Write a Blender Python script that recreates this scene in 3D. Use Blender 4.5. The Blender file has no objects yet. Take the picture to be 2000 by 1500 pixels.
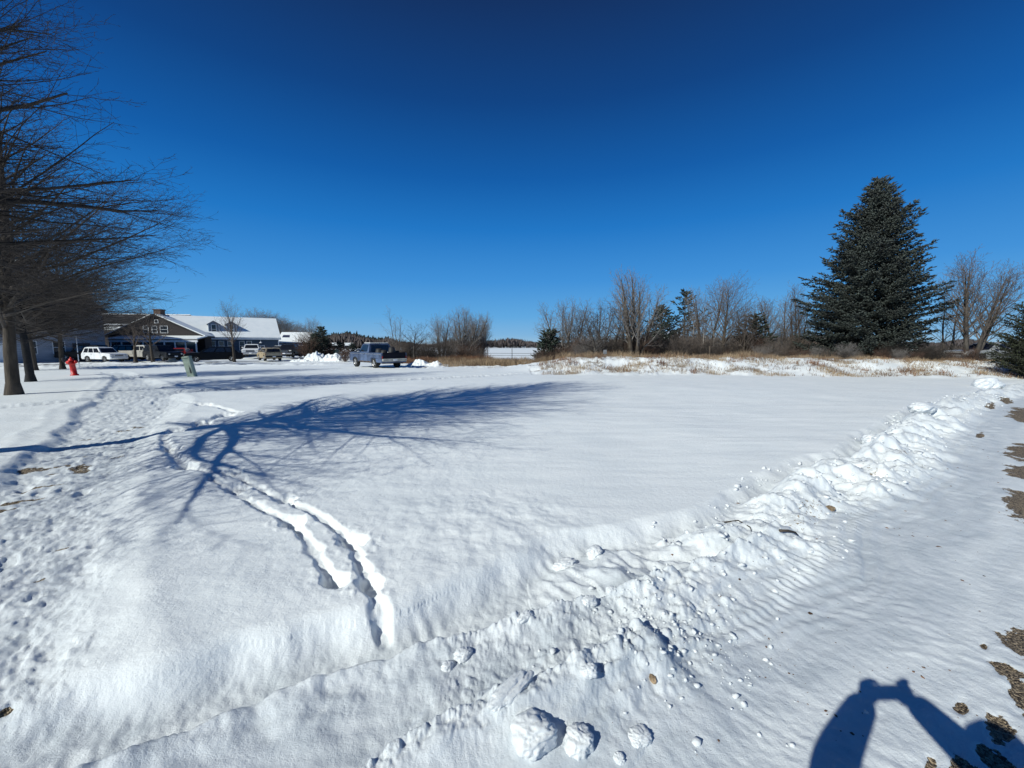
import bpy, math, random
import numpy as np
from mathutils import Vector, Matrix
R = math.radians
C = bpy.context.scene.collection

# ---------------------------------------------------------------- camera, sky, sun
FPX, PITCH, EYE = 760.0, R(6.0), 1.6
SUN_AZ, SUN_EL = R(47.0), R(33.0)          # shadows fall towards this azimuth (clockwise from +Y)
cam = bpy.data.cameras.new('camera'); camo = bpy.data.objects.new('camera', cam); C.objects.link(camo)
cam.sensor_width = 36; cam.lens = FPX/2000*36; cam.clip_start = 0.02; cam.clip_end = 9000
camo.location = (0, 0, EYE); camo.rotation_euler = (math.pi/2-PITCH, 0, 0)
sc = bpy.context.scene; sc.camera = camo
sc.render.resolution_x = 1024; sc.render.resolution_y = 768
sc.view_settings.view_transform = 'Standard'; sc.view_settings.look = 'None'
sc.view_settings.exposure = 0.0; sc.view_settings.gamma = 1.0
w = bpy.data.worlds.new('World'); sc.world = w; w.use_nodes = True
nt = w.node_tree; nt.nodes.clear()
sky = nt.nodes.new('ShaderNodeTexSky'); sky.sky_type = 'NISHITA'; sky.sun_disc = False
sky.sun_elevation = SUN_EL; sky.sun_rotation = SUN_AZ+math.pi; sky.altitude = 300
sky.air_density = 1.0; sky.dust_density = 0.1; sky.ozone_density = 3.0
def _n(t): return nt.nodes.new(t)
sca = _n('ShaderNodeVectorMath'); sca.operation = 'SCALE'; sca.inputs['Scale'].default_value = 0.06
nt.links.new(sky.outputs[0], sca.inputs[0])
tcw = _n('ShaderNodeTexCoord'); sxyz = _n('ShaderNodeSeparateXYZ'); nt.links.new(tcw.outputs['Generated'], sxyz.inputs[0])
rmp = _n('ShaderNodeValToRGB'); el = rmp.color_ramp.elements
stops = [(0.0, (.30, .52, .72)), (.02, (.205, .456, .74)), (.065, (.115, .395, .76)), (.151, (.050, .285, .70)), (.267, (.013, .185, .57)),
         (.371, (.005, .110, .405)), (.498, (.004, .057, .235)), (.624, (.006, .031, .125)), (.8, (.006, .024, .10)), (1.0, (.006, .022, .10))]
el[0].position = 0; el[0].color = (*stops[0][1], 1); el[1].position = 1; el[1].color = (*stops[-1][1], 1)
for p_, c_ in stops[1:-1]:
    e_ = el.new(p_); e_.color = (*c_, 1)
nt.links.new(sxyz.outputs['Z'], rmp.inputs[0])
mx = _n('ShaderNodeMix'); mx.data_type = 'RGBA'; mx.inputs[0].default_value = .96
nt.links.new(sca.outputs[0], mx.inputs[6]); nt.links.new(rmp.outputs[0], mx.inputs[7])
bgn = _n('ShaderNodeBackground'); bgn.inputs['Strength'].default_value = 1.0
wo = _n('ShaderNodeOutputWorld')
nt.links.new(mx.outputs[2], bgn.inputs[0]); nt.links.new(bgn.outputs[0], wo.inputs[0])
sl = bpy.data.lights.new('sun', 'SUN'); sl.energy = 4.55; sl.angle = R(0.38); sl.color = (.975, 0.99, 0.915)
so = bpy.data.objects.new('sun', sl); C.objects.link(so)
sdir = Vector((math.sin(SUN_AZ)*math.cos(SUN_EL), math.cos(SUN_AZ)*math.cos(SUN_EL), -math.sin(SUN_EL)))
so.rotation_euler = sdir.to_track_quat('-Z', 'Y').to_euler()

# ---------------------------------------------------------------- small maths
cp, sp = math.cos(PITCH), math.sin(PITCH)
def ray(px, py):
    a = (px-1000)/FPX; b = -(py-750)/FPX
    return a, cp+b*sp, -sp+b*cp
def G(px, py, z=0.05):                       # ground point under a pixel, z = ground level there
    a, y, zz = ray(px, py); t = (z-EYE)/zz
    return (a*t, y*t)
def P(px, py, d):                            # point at forward distance d
    a, y, zz = ray(px, py); t = d/y
    return (a*t, d, EYE+zz*t)
def X(px, d): return (px-1000)/FPX*d/(cp+sp*0.11)
def smooth(a, b, x):
    t = np.clip((x-a)/(b-a), 0, 1); return t*t*(3-2*t)
def _h(ix, iy, s):
    n = (ix.astype(np.int64)*374761393 + iy.astype(np.int64)*668265263 + s*982451653) & 0x7fffffff
    n = ((n ^ (n >> 13))*1274126177) & 0x7fffffff
    n = ((n ^ (n >> 16))*668265263) & 0x7fffffff
    return ((n ^ (n >> 15)) & 0xffffff)/float(0x1000000)
def pn(x, y, s=0):                           # gradient noise, about -0.7..0.7
    ix = np.floor(x); iy = np.floor(y); fx = x-ix; fy = y-iy
    u = fx*fx*fx*(fx*(fx*6-15)+10); v = fy*fy*fy*(fy*(fy*6-15)+10)
    def g(dx, dy):
        a = _h(ix+dx, iy+dy, s)*2*math.pi
        return np.cos(a)*(fx-dx)+np.sin(a)*(fy-dy)
    a = g(0, 0); b = g(1, 0); c = g(0, 1); d = g(1, 1)
    return (a+(b-a)*u)*(1-v)+(c+(d-c)*u)*v
def fbm(x, y, s=0, o=4, g=.5):
    r = 0; a = 1
    for i in range(o):
        r = r+a*pn(x, y, s+i); x = x*2.03+3.1; y = y*2.03-1.7; a *= g
    return r
def clods(x, y, s=0, dens=.6, rmin=.25, rmax=.6):   # rounded lumps of snow, one per cell
    ix = np.floor(x); iy = np.floor(y); best = np.zeros_like(x)
    for dx in (-1, 0, 1):
        for dy in (-1, 0, 1):
            jx = ix+dx; jy = iy+dy
            cx = jx+_h(jx, jy, s); cy = jy+_h(jx, jy, s+7)
            r = (rmin+(rmax-rmin)*_h(jx, jy, s+11)**2)*(_h(jx, jy, s+13) < dens)
            an = _h(jx, jy, s+17)*6.3; ca = np.cos(an); sa = np.sin(an)
            ex = ((x-cx)*ca+(y-cy)*sa); ey = (-(x-cx)*sa+(y-cy)*ca)*1.35
            best = np.maximum(best, np.sqrt(np.maximum(r*r-ex*ex-ey*ey, 0)))
    return best
def blocks(x, y, s=0, dens=.6, rmin=.25, rmax=.6):   # angular flat topped pieces of broken crust
    ix = np.floor(x); iy = np.floor(y); best = np.zeros_like(x)
    for dx in (-1, 0, 1):
        for dy in (-1, 0, 1):
            jx = ix+dx; jy = iy+dy
            cx = jx+_h(jx, jy, s); cy = jy+_h(jx, jy, s+7)
            r = (rmin+(rmax-rmin)*_h(jx, jy, s+11)**2)*(_h(jx, jy, s+13) < dens)
            an = _h(jx, jy, s+17)*6.3; ca = np.cos(an); sa = np.sin(an)
            ex = ((x-cx)*ca+(y-cy)*sa); ey = (-(x-cx)*sa+(y-cy)*ca)*(1+.9*_h(jx, jy, s+19))
            e = np.maximum(np.maximum(np.abs(ex), np.abs(ey)), (np.abs(ex)+np.abs(ey))*.74)
            tilt = ex*(_h(jx, jy, s+23)-.4)*.9
            best = np.maximum(best, np.clip((r-e)*2.6, 0, r*.55)*(1+tilt/np.maximum(r, .05))*(r > 0))
    return best
def terr(v, n, w=.25):                       # terraces: broken ledges
    t = v*n; f = np.floor(t); return (f+smooth(0, w, t-f)*.75+(t-f)*.25)/n
def pline(x, y, pts):                        # distance, signed distance (left positive), arc length
    bd = np.full(x.shape, 1e9); sg = np.zeros(x.shape); ar = np.zeros(x.shape); acc = 0
    for (ax, ay), (bx, by) in zip(pts[:-1], pts[1:]):
        ux = bx-ax; uy = by-ay; L = math.hypot(ux, uy)
        t = np.clip(((x-ax)*ux+(y-ay)*uy)/(L*L), 0, 1)
        dx = x-ax-t*ux; dy = y-ay-t*uy; d = np.hypot(dx, dy)
        m = d < bd
        bd = np.where(m, d, bd); sg = np.where(m, np.sign(ux*(y-ay)-uy*(x-ax)), sg)
        ar = np.where(m, acc+t*L, ar); acc += L
    return bd, bd*sg, ar, acc
def poly_sd(x, y, pts):                      # signed distance to polygon, inside positive
    d, _, _, _ = pline(x, y, list(pts)+[pts[0]])
    ins = np.zeros(x.shape, bool); n = len(pts)
    for i in range(n):
        ax, ay = pts[i]; bx, by = pts[(i+1) % n]
        if ay == by: continue
        c = ((ay > y) != (by > y)) & (x < (bx-ax)*(y-ay)/(by-ay)+ax)
        ins ^= c
    return np.where(ins, d, -d)

# ---------------------------------------------------------------- materials
MATS = {}
def nodes_of(name):
    m = bpy.data.materials.new(name); m.use_nodes = True; n = m.node_tree
    return m, n, n.nodes['Principled BSDF']
def mat(name, col, rough=.6, var=.15, scale=3., metal=0., bump=0., bscale=30., spec=.4, coat=0., trans=0., col2=None, stretch=(1, 1, 1)):
    if name in MATS: return MATS[name]
    m, n, b = nodes_of(name)
    b.inputs['Roughness'].default_value = rough; b.inputs['Metallic'].default_value = metal
    b.inputs['Specular IOR Level'].default_value = spec; b.inputs['Coat Weight'].default_value = coat
    tc = n.nodes.new('ShaderNodeTexCoord'); mp = n.nodes.new('ShaderNodeMapping'); mp.inputs['Scale'].default_value = stretch
    n.links.new(tc.outputs['Object'], mp.inputs[0])
    no = n.nodes.new('ShaderNodeTexNoise'); no.inputs['Scale'].default_value = scale; no.inputs['Detail'].default_value = 5
    n.links.new(mp.outputs[0], no.inputs['Vector'])
    cr = n.nodes.new('ShaderNodeValToRGB')
    lo = col2 if col2 else tuple(c*(1-var*1.6) for c in col); hi = tuple(min(1, c*(1+var)) for c in col)
    cr.color_ramp.elements[0].position = .34; cr.color_ramp.elements[0].color = (*lo, 1)
    cr.color_ramp.elements[1].position = .66; cr.color_ramp.elements[1].color = (*hi, 1)
    n.links.new(no.outputs[0], cr.inputs[0]); n.links.new(cr.outputs[0], b.inputs['Base Color'])
    if bump:
        n2 = n.nodes.new('ShaderNodeTexNoise'); n2.inputs['Scale'].default_value = bscale; n2.inputs['Detail'].default_value = 6
        n.links.new(mp.outputs[0], n2.inputs['Vector'])
        bp = n.nodes.new('ShaderNodeBump'); bp.inputs['Strength'].default_value = 1; bp.inputs['Distance'].default_value = bump
        n.links.new(n2.outputs[0], bp.inputs['Height']); n.links.new(bp.outputs[0], b.inputs['Normal'])
    MATS[name] = m; return m

def snow_material(name, ground=False, lo=(.79, .825, .83), hi=(.855, .88, .875)):
    m, n, b = nodes_of(name)
    b.inputs['Roughness'].default_value = .55; b.inputs['Specular IOR Level'].default_value = .25
    tc = n.nodes.new('ShaderNodeTexCoord'); pos = tc.outputs['Object']
    def noise(s, d=5, r=.55):
        t = n.nodes.new('ShaderNodeTexNoise'); t.inputs['Scale'].default_value = s; t.inputs['Detail'].default_value = d
        t.inputs['Roughness'].default_value = r; n.links.new(pos, t.inputs['Vector']); return t.outputs[0]
    def ramp(src, p0, c0, p1, c1):
        r = n.nodes.new('ShaderNodeValToRGB'); r.color_ramp.elements[0].position = p0; r.color_ramp.elements[1].position = p1
        r.color_ramp.elements[0].color = (*c0, 1); r.color_ramp.elements[1].color = (*c1, 1); n.links.new(src, r.inputs[0]); return r.outputs[0]
    def mixc(f, a, c):
        x = n.nodes.new('ShaderNodeMix'); x.data_type = 'RGBA'; n.links.new(f, x.inputs[0]); n.links.new(a, x.inputs[6]); n.links.new(c, x.inputs[7]); return x.outputs[2]
    col = ramp(noise(1.3), .35, lo, .65, hi)
    hgt = noise(260, 3, .7)
    bp = n.nodes.new('ShaderNodeBump'); bp.inputs['Distance'].default_value = .0021; bp.inputs['Strength'].default_value = 1.0
    n.links.new(hgt, bp.inputs['Height'])
    b2 = n.nodes.new('ShaderNodeBump'); b2.inputs['Distance'].default_value = .012; b2.inputs['Strength'].default_value = .55
    n.links.new(noise(22, 6, .6), b2.inputs['Height']); n.links.new(bp.outputs[0], b2.inputs['Normal'])
    b4 = n.nodes.new('ShaderNodeBump'); b4.inputs['Distance'].default_value = .004; b4.inputs['Strength'].default_value = .6
    n.links.new(noise(75, 5, .65), b4.inputs['Height']); n.links.new(b2.outputs[0], b4.inputs['Normal'])
    nrm = b4.outputs[0]
    if ground:
        def att(a):
            t = n.nodes.new('ShaderNodeAttribute'); t.attribute_name = a; return t.outputs['Fac']
        def edge(a, scale, amp):             # crisp noisy threshold of a soft painted mask
            m1 = n.nodes.new('ShaderNodeMath'); m1.operation = 'MULTIPLY_ADD'; n.links.new(noise(scale, 6, .7), m1.inputs[0]); m1.inputs[1].default_value = amp; m1.inputs[2].default_value = -amp/2
            m2 = n.nodes.new('ShaderNodeMath'); m2.operation = 'ADD'; n.links.new(a, m2.inputs[0]); n.links.new(m1.outputs[0], m2.inputs[1])
            return ramp(m2.outputs[0], .47, (0, 0, 0), .53, (1, 1, 1))
        # packed greyish snow on the drive and walks
        col = mixc(att('packed'), col, ramp(noise(5), .35, (.52, .565, .60), .65, (.66, .695, .72)))
        dirt = ramp(noise(60, 4, .7), .4, (.10, .07, .045), .62, (.36, .29, .20))
        col = mixc(edge(att('dirt'), 38, 1.5), col, dirt)
        gr = n.nodes.new('ShaderNodeTexVoronoi'); gr.inputs['Scale'].default_value = 130; n.links.new(pos, gr.inputs['Vector'])
        cv = n.nodes.new('ShaderNodeSeparateColor'); n.links.new(gr.outputs['Color'], cv.inputs[0])
        grc = ramp(cv.outputs[0], .15, (.05, .035, .022), .95, (.42, .33, .22))
        bm = edge(att('bare'), 26, 1.25)
        col = mixc(bm, col, grc)
        asp = ramp(noise(9, 6, .7), .35, (.10, .10, .105), .65, (.20, .19, .185))
        col = mixc(edge(att('asphalt'), 1.3, 1.3), col, asp)
        b3 = n.nodes.new('ShaderNodeBump'); b3.inputs['Distance'].default_value = .012; b3.invert = True
        n.links.new(bm, b3.inputs['Strength']); n.links.new(gr.outputs['Distance'], b3.inputs['Height']); n.links.new(nrm, b3.inputs['Normal']); nrm = b3.outputs[0]
    n.links.new(nrm, b.inputs['Normal']); n.links.new(col, b.inputs['Base Color'])
    return m
SNOW_G = snow_material('snow_ground', True); SNOW = snow_material('snow'); SNOWP = snow_material('snow_packed', lo=(.68, .71, .73), hi=(.75, .775, .78))
BARK = mat('bark_grey', (.070, .061, .053), .9, .35, 9, bump=.01, bscale=30, stretch=(1, 1, .25))
BARKB = mat('bark_brown', (.062, .049, .037), .9, .3, 9, bump=.01, bscale=30, stretch=(1, 1, .25))
TWIG = mat('twig_dark', (.052, .042, .036), .8, .3, 4)
TWIGB = mat('twig_brown', (.14, .112, .094), .85, .25, 2)
TWIGR = mat('twig_russet', (.11, .066, .048), .85, .35, 2)
TWIGG = mat('twig_grey', (.19, .172, .160), .85, .25, 2)
BIRCH = mat('bark_birch', (.55, .52, .47), .8, .2, 6, stretch=(1, 1, 3))
NEEDLE = mat('needle_spruce', (.034, .043, .036), .6, .45, 1.6, spec=.5)
NEEDLED = mat('needle_dark', (.020, .032, .022), .7, .4, 1.2)
NEEDLEC = mat('needle_cedar', (.030, .036, .018), .75, .5, 3)
DRY = mat('dry_grass', (.27, .20, .125), .9, .35, .7, col2=(.13, .085, .055))
DRYR = mat('dry_russet', (.19, .10, .055), .9, .35, 1.2, col2=(.08, .045, .03))
LEAFLIT = mat('leaf_litter', (.16, .085, .05), .95, .4, 6, bump=.03, bscale=14)

# ---------------------------------------------------------------- object helpers
def tag(o, label=None, cat=None, group=None, kind=None):
    if label: o['label'] = label
    if cat: o['category'] = cat
    if group: o['group'] = group
    if kind: o['kind'] = kind
    return o
def empty(name, loc=(0, 0, 0), rz=0, label=None, cat=None, group=None):
    o = bpy.data.objects.new(name, None); C.objects.link(o); o.location = loc; o.rotation_euler = (0, 0, rz)
    o.empty_display_size = .2
    return tag(o, label, cat, group)
def np_mesh(name, V, F, m, parent=None, smooth=False, k=None):
    me = bpy.data.meshes.new(name); V = np.asarray(V, np.float32); F = np.asarray(F, np.int32)
    k = F.shape[1]; nf = len(F)
    me.vertices.add(len(V)); me.vertices.foreach_set('co', V.ravel())
    me.loops.add(nf*k); me.loops.foreach_set('vertex_index', F.ravel())
    me.polygons.add(nf); me.polygons.foreach_set('loop_start', np.arange(0, nf*k, k, dtype=np.int32))
    me.polygons.foreach_set('loop_total', np.full(nf, k, np.int32))
    if smooth: me.polygons.foreach_set('use_smooth', np.ones(nf, bool))
    me.materials.append(m); me.update(calc_edges=True)
    o = bpy.data.objects.new(name, me); C.objects.link(o)
    if parent: o.parent = parent
    return o
def copy_tree(o, parent=None):
    c = o.copy(); C.objects.link(c); c.parent = parent
    for ch in [q for q in bpy.data.objects if q.parent == o]:
        copy_tree(ch, c)
    return c
class MB:
    def __init__(s): s.v = []; s.f = []; s.M = Matrix.Identity(4)
    def add(s, vs, fs):
        o = len(s.v); s.v += [tuple(s.M @ Vector(v)) for v in vs]; s.f += [tuple(i+o for i in f) for f in fs]; return s
    def box(s, x0, x1, y0, y1, z0, z1, b=0):
        if b:
            b = min(b, (x1-x0)/2.2, (y1-y0)/2.2, (z1-z0)/2.2)
            vs = []
            for z, q in ((z0, b), (z0+b, 0), (z1-b, 0), (z1, b)):
                c = [(x0+q, y0+q+b*(q == 0)), (x0+q+b*(q == 0), y0+q), (x1-q-b*(q == 0), y0+q), (x1-q, y0+q+b*(q == 0)),
                     (x1-q, y1-q-b*(q == 0)), (x1-q-b*(q == 0), y1-q), (x0+q+b*(q == 0), y1-q), (x0+q, y1-q-b*(q == 0))]
                vs += [(a, d, z) for a, d in c]
            fs = [tuple(range(7, -1, -1)), tuple(range(24, 32))]
            for k in range(3):
                for i in range(8): j = (i+1) % 8; fs.append((k*8+i, k*8+j, k*8+8+j, k*8+8+i))
            return s.add(vs, fs)
        return s.add([(x0, y0, z0), (x1, y0, z0), (x1, y1, z0), (x0, y1, z0), (x0, y0, z1), (x1, y0, z1), (x1, y1, z1), (x0, y1, z1)],
                     [(3, 2, 1, 0), (4, 5, 6, 7), (0, 1, 5, 4), (1, 2, 6, 5), (2, 3, 7, 6), (3, 0, 4, 7)])
    def tube(s, pts, rad, n=8, cap=True):
        pts = [Vector(p) for p in pts]; rad = rad if isinstance(rad, (list, tuple)) else [rad]*len(pts); vs = []
        for i, p in enumerate(pts):
            t = (pts[min(i+1, len(pts)-1)]-pts[max(i-1, 0)]).normalized()
            u = t.cross(Vector((0, 0, 1)) if abs(t.z) < .9 else Vector((1, 0, 0))).normalized(); v = t.cross(u)
            for k in range(n):
                a = 2*math.pi*k/n; vs.append(p+(u*math.cos(a)+v*math.sin(a))*rad[i])
        fs = [(i*n+k, i*n+(k+1) % n, (i+1)*n+(k+1) % n, (i+1)*n+k) for i in range(len(pts)-1) for k in range(n)]
        if cap: fs += [tuple(range(n-1, -1, -1)), tuple(range((len(pts)-1)*n, len(pts)*n))]
        return s.add(vs, fs)
    def lathe(s, prof, c=(0, 0, 0), axis='z', n=20):
        vs = []
        for r, h in prof:
            for k in range(n):
                a = 2*math.pi*k/n; p = (r*math.cos(a), r*math.sin(a), h)
                if axis == 'y': p = (p[0], h, p[1])
                if axis == 'x': p = (h, p[0], p[1])
                vs.append((p[0]+c[0], p[1]+c[1], p[2]+c[2]))
        m = len(prof)
        fs = [(i*n+k, i*n+(k+1) % n, (i+1)*n+(k+1) % n, (i+1)*n+k) for i in range(m-1) for k in range(n)]
        fs += [tuple(range(n-1, -1, -1)), tuple(range((m-1)*n, m*n))]
        return s.add(vs, fs)
    def extrude(s, out, y0, y1, inset=0, ins0=None):      # outline in x,z extruded along y with shrunken end rings
        n = len(out); cx = sum(p[0] for p in out)/n; cz = sum(p[1] for p in out)/n
        def sh(q): return [(p[0]-math.copysign(min(q, abs(p[0]-cx)), p[0]-cx), p[1]-math.copysign(min(q, abs(p[1]-cz)), p[1]-cz)) for p in out]
        rings = [(y0, sh(inset)), (y0+inset, out), (y1-inset, out), (y1, sh(inset))] if inset else [(y0, out), (y1, out)]
        vs = [(p[0], y, p[1]) for y, r in rings for p in r]
        m = len(rings)
        fs = [(i*n+k, i*n+(k+1) % n, (i+1)*n+(k+1) % n, (i+1)*n+k) for i in range(m-1) for k in range(n)]
        fs += [tuple(range(n-1, -1, -1)), tuple(range((m-1)*n, m*n))]
        return s.add(vs, fs)
    def slab(s, q, t):                                    # quad (4 pts) thickened by t along its normal
        q = [Vector(p) for p in q]; nn = (q[1]-q[0]).cross(q[2]-q[0]).normalized()*t
        return s.add(q+[p+nn for p in q], [(3, 2, 1, 0), (4, 5, 6, 7), (0, 1, 5, 4), (1, 2, 6, 5), (2, 3, 7, 6), (3, 0, 4, 7)])
    def build(s, name, m, parent=None, smooth=False, loc=None):
        me = bpy.data.meshes.new(name); me.from_pydata(s.v, [], s.f); me.materials.append(m); me.update()
        import bmesh
        bm = bmesh.new(); bm.from_mesh(me); bmesh.ops.recalc_face_normals(bm, faces=bm.faces); bm.to_mesh(me); bm.free()
        if smooth:
            for p in me.polygons: p.use_smooth = True
        o = bpy.data.objects.new(name, me); C.objects.link(o)
        if parent: o.parent = parent
        if loc: o.location = loc
        return o

# ---------------------------------------------------------------- the ground: one relief, split into its kinds
FE = [(-3.6, .2), (-2.3, 1.25), (-1.93, 1.58), (-1.08, 1.89), (-.63, 1.98), (0, 2.43), (.26, 2.67), (.58, 2.83), (1.73, 3.25), (2.67, 4.15),
      (4.41, 5.10), (5.75, 6.2), (8.69, 8.45), (14.04, 11.9), (20.6, 16.0), (42, 29)]
RUT1 = [(-2.2, .9), (-1.56, 1.27), (-1.11, 1.54), (-.68, 1.76), (0, 2.02), (.62, 2.22), (1.2, 2.48), (1.9, 2.85), (2.7, 3.45)]
RUT2 = [(-1.2, .8), (-.56, 1.27), (-.22, 1.49), (.22, 1.67), (.45, 1.8), (.75, 1.95)]
TREAD = [(.64, 1.47), (1.28, 2.0), (2.28, 2.74), (3.52, 3.68), (7.39, 6.11), (12, 9)]
WALK = [G(*q) for q in ((130, 1560), (60, 1350), (90, 1230), (170, 1000), (232, 900), (300, 832), (338, 788), (322, 765), (288, 742), (255, 725), (236, 717),
                        (196, 717), (222, 727), (222, 738), (205, 760), (195, 785), (158, 805), (122, 860), (70, 895), (-20, 965), (-260, 1100), (-500, 1400))]
WALKC = [G(*q) for q in ((-200, 1400), (20, 1150), (120, 960), (190, 860), (265, 800), (262, 760), (235, 728), (210, 717))]
CROSS = [G(*q) for q in ((-150, 806), (0, 800), (150, 787), (300, 771), (420, 764), (560, 757), (700, 748), (850, 740), (1000, 731), (1120, 724))]
TR = [[G(*q) for q in l] for l in (
    ((752, 1243), (735, 1200), (718, 1160), (702, 1115), (685, 1075), (640, 1040), (600, 1012), (540, 985), (490, 958), (440, 932)),
    ((655, 1165), (630, 1125), (608, 1085), (575, 1045), (530, 1020), (490, 995), (450, 968), (410, 945)),
    ((452, 936), (410, 930), (370, 925), (345, 905), (325, 885), (322, 862), (340, 845)), ((470, 812), (430, 818), (395, 838), (350, 850)),
    ((460, 812), (420, 800), (380, 795), (330, 785)))]
HOLES = [(G(*q), r) for q, r in (((748, 1235), .05), ((722, 1165), .075), ((688, 1078), .10), ((560, 990), .09), ((452, 936), .11), ((655, 1160), .075),
         ((573, 1042), .09), ((465, 968), .11), ((362, 920), .12), ((333, 885), .13), ((345, 850), .14), ((395, 835), .16), ((440, 818), .17), ((400, 797), .15))]
BAREP = [(G(*q), a, b) for q, a, b in (((118, 1077), .07, .03), ((78, 1137), .035, .012), ((22, 1140), .03, .012), ((95, 930), .20, .035), ((80, 955), .22, .04), ((30, 985), .25, .04),
         ((10, 1000), .22, .03), ((10, 1395), .03, .02), ((150, 895), .16, .02), ((175, 860), .2, .03))]
GRAV = [(G(*q), a, b) for q, a, b in (((2005, 1240), .17, .085), ((2010, 1340), .16, .05), ((1965, 1290), .05, .05), ((1880, 1362), .05, .02), ((1955, 1400), .09, .035), ((1950, 1460), .06, .05), ((1900, 1500), .10, .05),
        ((2030, 880), .8, .28), ((2008, 915), .45, .16), ((2030, 805), 1.9, .42), ((1965, 779), .9, .13), ((1935, 792), .7, .08), ((1925, 1245), .025, .012), ((1820, 1475), .05, .02), ((2030, 980), .7, .2), ((1915, 845), .35, .04))]
def macro(x, y):
    r = np.hypot(x, y)
    return np.interp(r, [0, 14, 28, 46, 100, 400, 900, 8000], [0, 0, -.25, -.62, -1.0, -3.6, -6, -10])
def relief(x, y, want=False):
    x = np.asarray(x, float); y = np.asarray(y, float)
    r = np.hypot(x, y); z = macro(x, y)
    def on(m, fn):                                        # evaluate only where the weight m matters
        i = np.abs(m) > .004; o = np.zeros(x.shape)
        if i.any(): o[i] = m[i]*fn(i)
        return o
    wx = x+.05*pn(x*4, y*4, 91)+.12*pn(x*.9, y*.9, 92); wy = y+.05*pn(x*4, y*4, 93)+.12*pn(x*.9, y*.9, 94)
    _, sE, aE, LE = pline(wx, wy, FE)
    sw = np.full(x.shape, -9.); i = (x < 0) & (r < 40); sw[i] = poly_sd(wx[i], wy[i], WALK)
    dC, _, aC, LC = pline(wx, wy, CROSS)
    fld = smooth(-.10, .14, sE)
    _, wc, _, _ = pline(wx, wy, WALKC)
    walk = np.where(wc > 0, smooth(-.13, .10, sw), smooth(-.38, .12, sw))
    cross = smooth(.62, .42, dC)*smooth(LC, LC-6, aC)
    tram = np.maximum(walk, cross*.9)
    zf = .14+.010*fbm(x*.6+y*.25, y*2.4, 5, 3)+.03*fbm(x*.35, y*.35, 8, 2)
    under = smooth(1.0, .2, np.hypot((x+.2)/1.5, (y-3.0)/1.1))*.9+smooth(1, .3, np.hypot((x+1.6)/2.6, (y-5)/2.6))*.45+smooth(1.2, .3, np.hypot((x+1.2)/1.1, (y-2.3)/.5))*.4
    zf += on(under, lambda i: .020*fbm(x[i]*4, y[i]*4, 12, 3)+.004*pn(x[i]*14, y[i]*14, 16))
    zf += on(smooth(3, 6, r)*smooth(30, 15, r), lambda i: .0035*fbm(x[i]*1.6+y[i]*.8, y[i]*6, 31, 3))
    zf += .010*np.exp(-((sw+.42)/.10)**2)*(1+pn(x*3, y*3, 4))
    z = z+zf*fld*(1-tram)
    ax = x*.80+y*.60; ay = -x*.60+y*.80
    z += on(tram*fld, lambda i: .070+(.018+.02*cross[i])*fbm(x[i]*4.5, y[i]*4.5, 41, 4, .62)+.05*cross[i]*clods(x[i]*4, y[i]*4, 47, .5, .1, .45)-.055*blocks(ax[i]*2.2, ay[i]*4.2, 43, .75, .15, .42)-.06*clods(ay[i]*-2.6, ax[i]*5.2, 48, .55, .12, .42)-.05*clods(x[i]*5.0, y[i]*5.0, 44, .5, .1, .42)+.03*blocks(x[i]*8, y[i]*8, 45, .4, .1, .4)+.012*fbm(x[i]*13, y[i]*13, 46, 3, .7))
    drv = 1-fld
    ax = x*.80+y*.60; ay = -x*.60+y*.80; fx = x*.95-y*.3; fy = x*.3+y*.95
    calm = 1-.55*smooth(3.0, 1.8, r)*smooth(.5, .0, x)
    z += on(drv*calm, lambda i: .004*fbm(ax[i]*3.0, ay[i]*9, 51, 3)+.0022*fbm(x[i]*17, y[i]*17, 55, 2)+.008*fbm(x[i]*.8, y[i]*.8, 53, 2)+.011*pn(sE[i]*3.2, aE[i]*.22, 60)+.006*np.abs(pn(sE[i]*9, aE[i]*.3, 64))+.004*np.sin(sE[i]*60+4*pn(aE[i]*.4, sE[i], 62))*smooth(.05, .35, pn(sE[i]*1.6, aE[i]*.12, 68))
            + .004*pn(ax[i]*26, ay[i]*7, 57)+.012*np.maximum(0, pn(fx[i]*6, fy[i]*20, 58))*smooth(-.1, .3, pn(x[i]*1.1, y[i]*1.1, 59)))
    amp = (.14+.12*smooth(6.3, 9.0, aE)+.06*pn(aE*.45, 0*aE, 3))*smooth(4.2, 4.9, aE)*(1-.3*smooth(14, 26, aE))
    c = -.30
    wd = np.where(sE > c, .18, .34+.14*smooth(7, 9, aE))
    bell = np.exp(-((sE-c)/wd)**2)
    z += on(amp*bell, lambda i: np.clip(.62+.9*fbm(x[i]*1.6, y[i]*1.6, 61, 3)+.6*(.5-np.abs(fbm(fx[i]*1.1, fy[i]*3.6, 63, 3))), .08, 1.8))
    cm = smooth(.02, .5, bell)*smooth(4.2, 6.8, aE)
    z += on(cm, lambda i: .16*blocks(x[i]*3.6, y[i]*3.6, 65, .35, .12, .5)*smooth(0, .25, pn(x[i]*1.3, y[i]*1.3, 66))+.06*blocks(x[i]*9, y[i]*9, 67, .4, .12, .45)
            + .09*(terr(fbm(fx[i]*1.6, fy[i]*4.0, 69, 4, .55), 5, .22))+.012*fbm(x[i]*15, y[i]*15, 70, 4, .6))
    sk = smooth(-1.15, -.45, sE)*smooth(-.1, -.5, sE)*smooth(5.4, 7, aE)
    z += on(sk, lambda i: .035*np.clip(fbm(fx[i]*1.0, fy[i]*5, 71, 4)+.0, 0, 1)+.010*fbm(x[i]*9, y[i]*9, 73, 3)+.07*blocks(x[i]*6, y[i]*6, 75, .12, .1, .4))
    near = smooth(5.5, 3.5, r)
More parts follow.
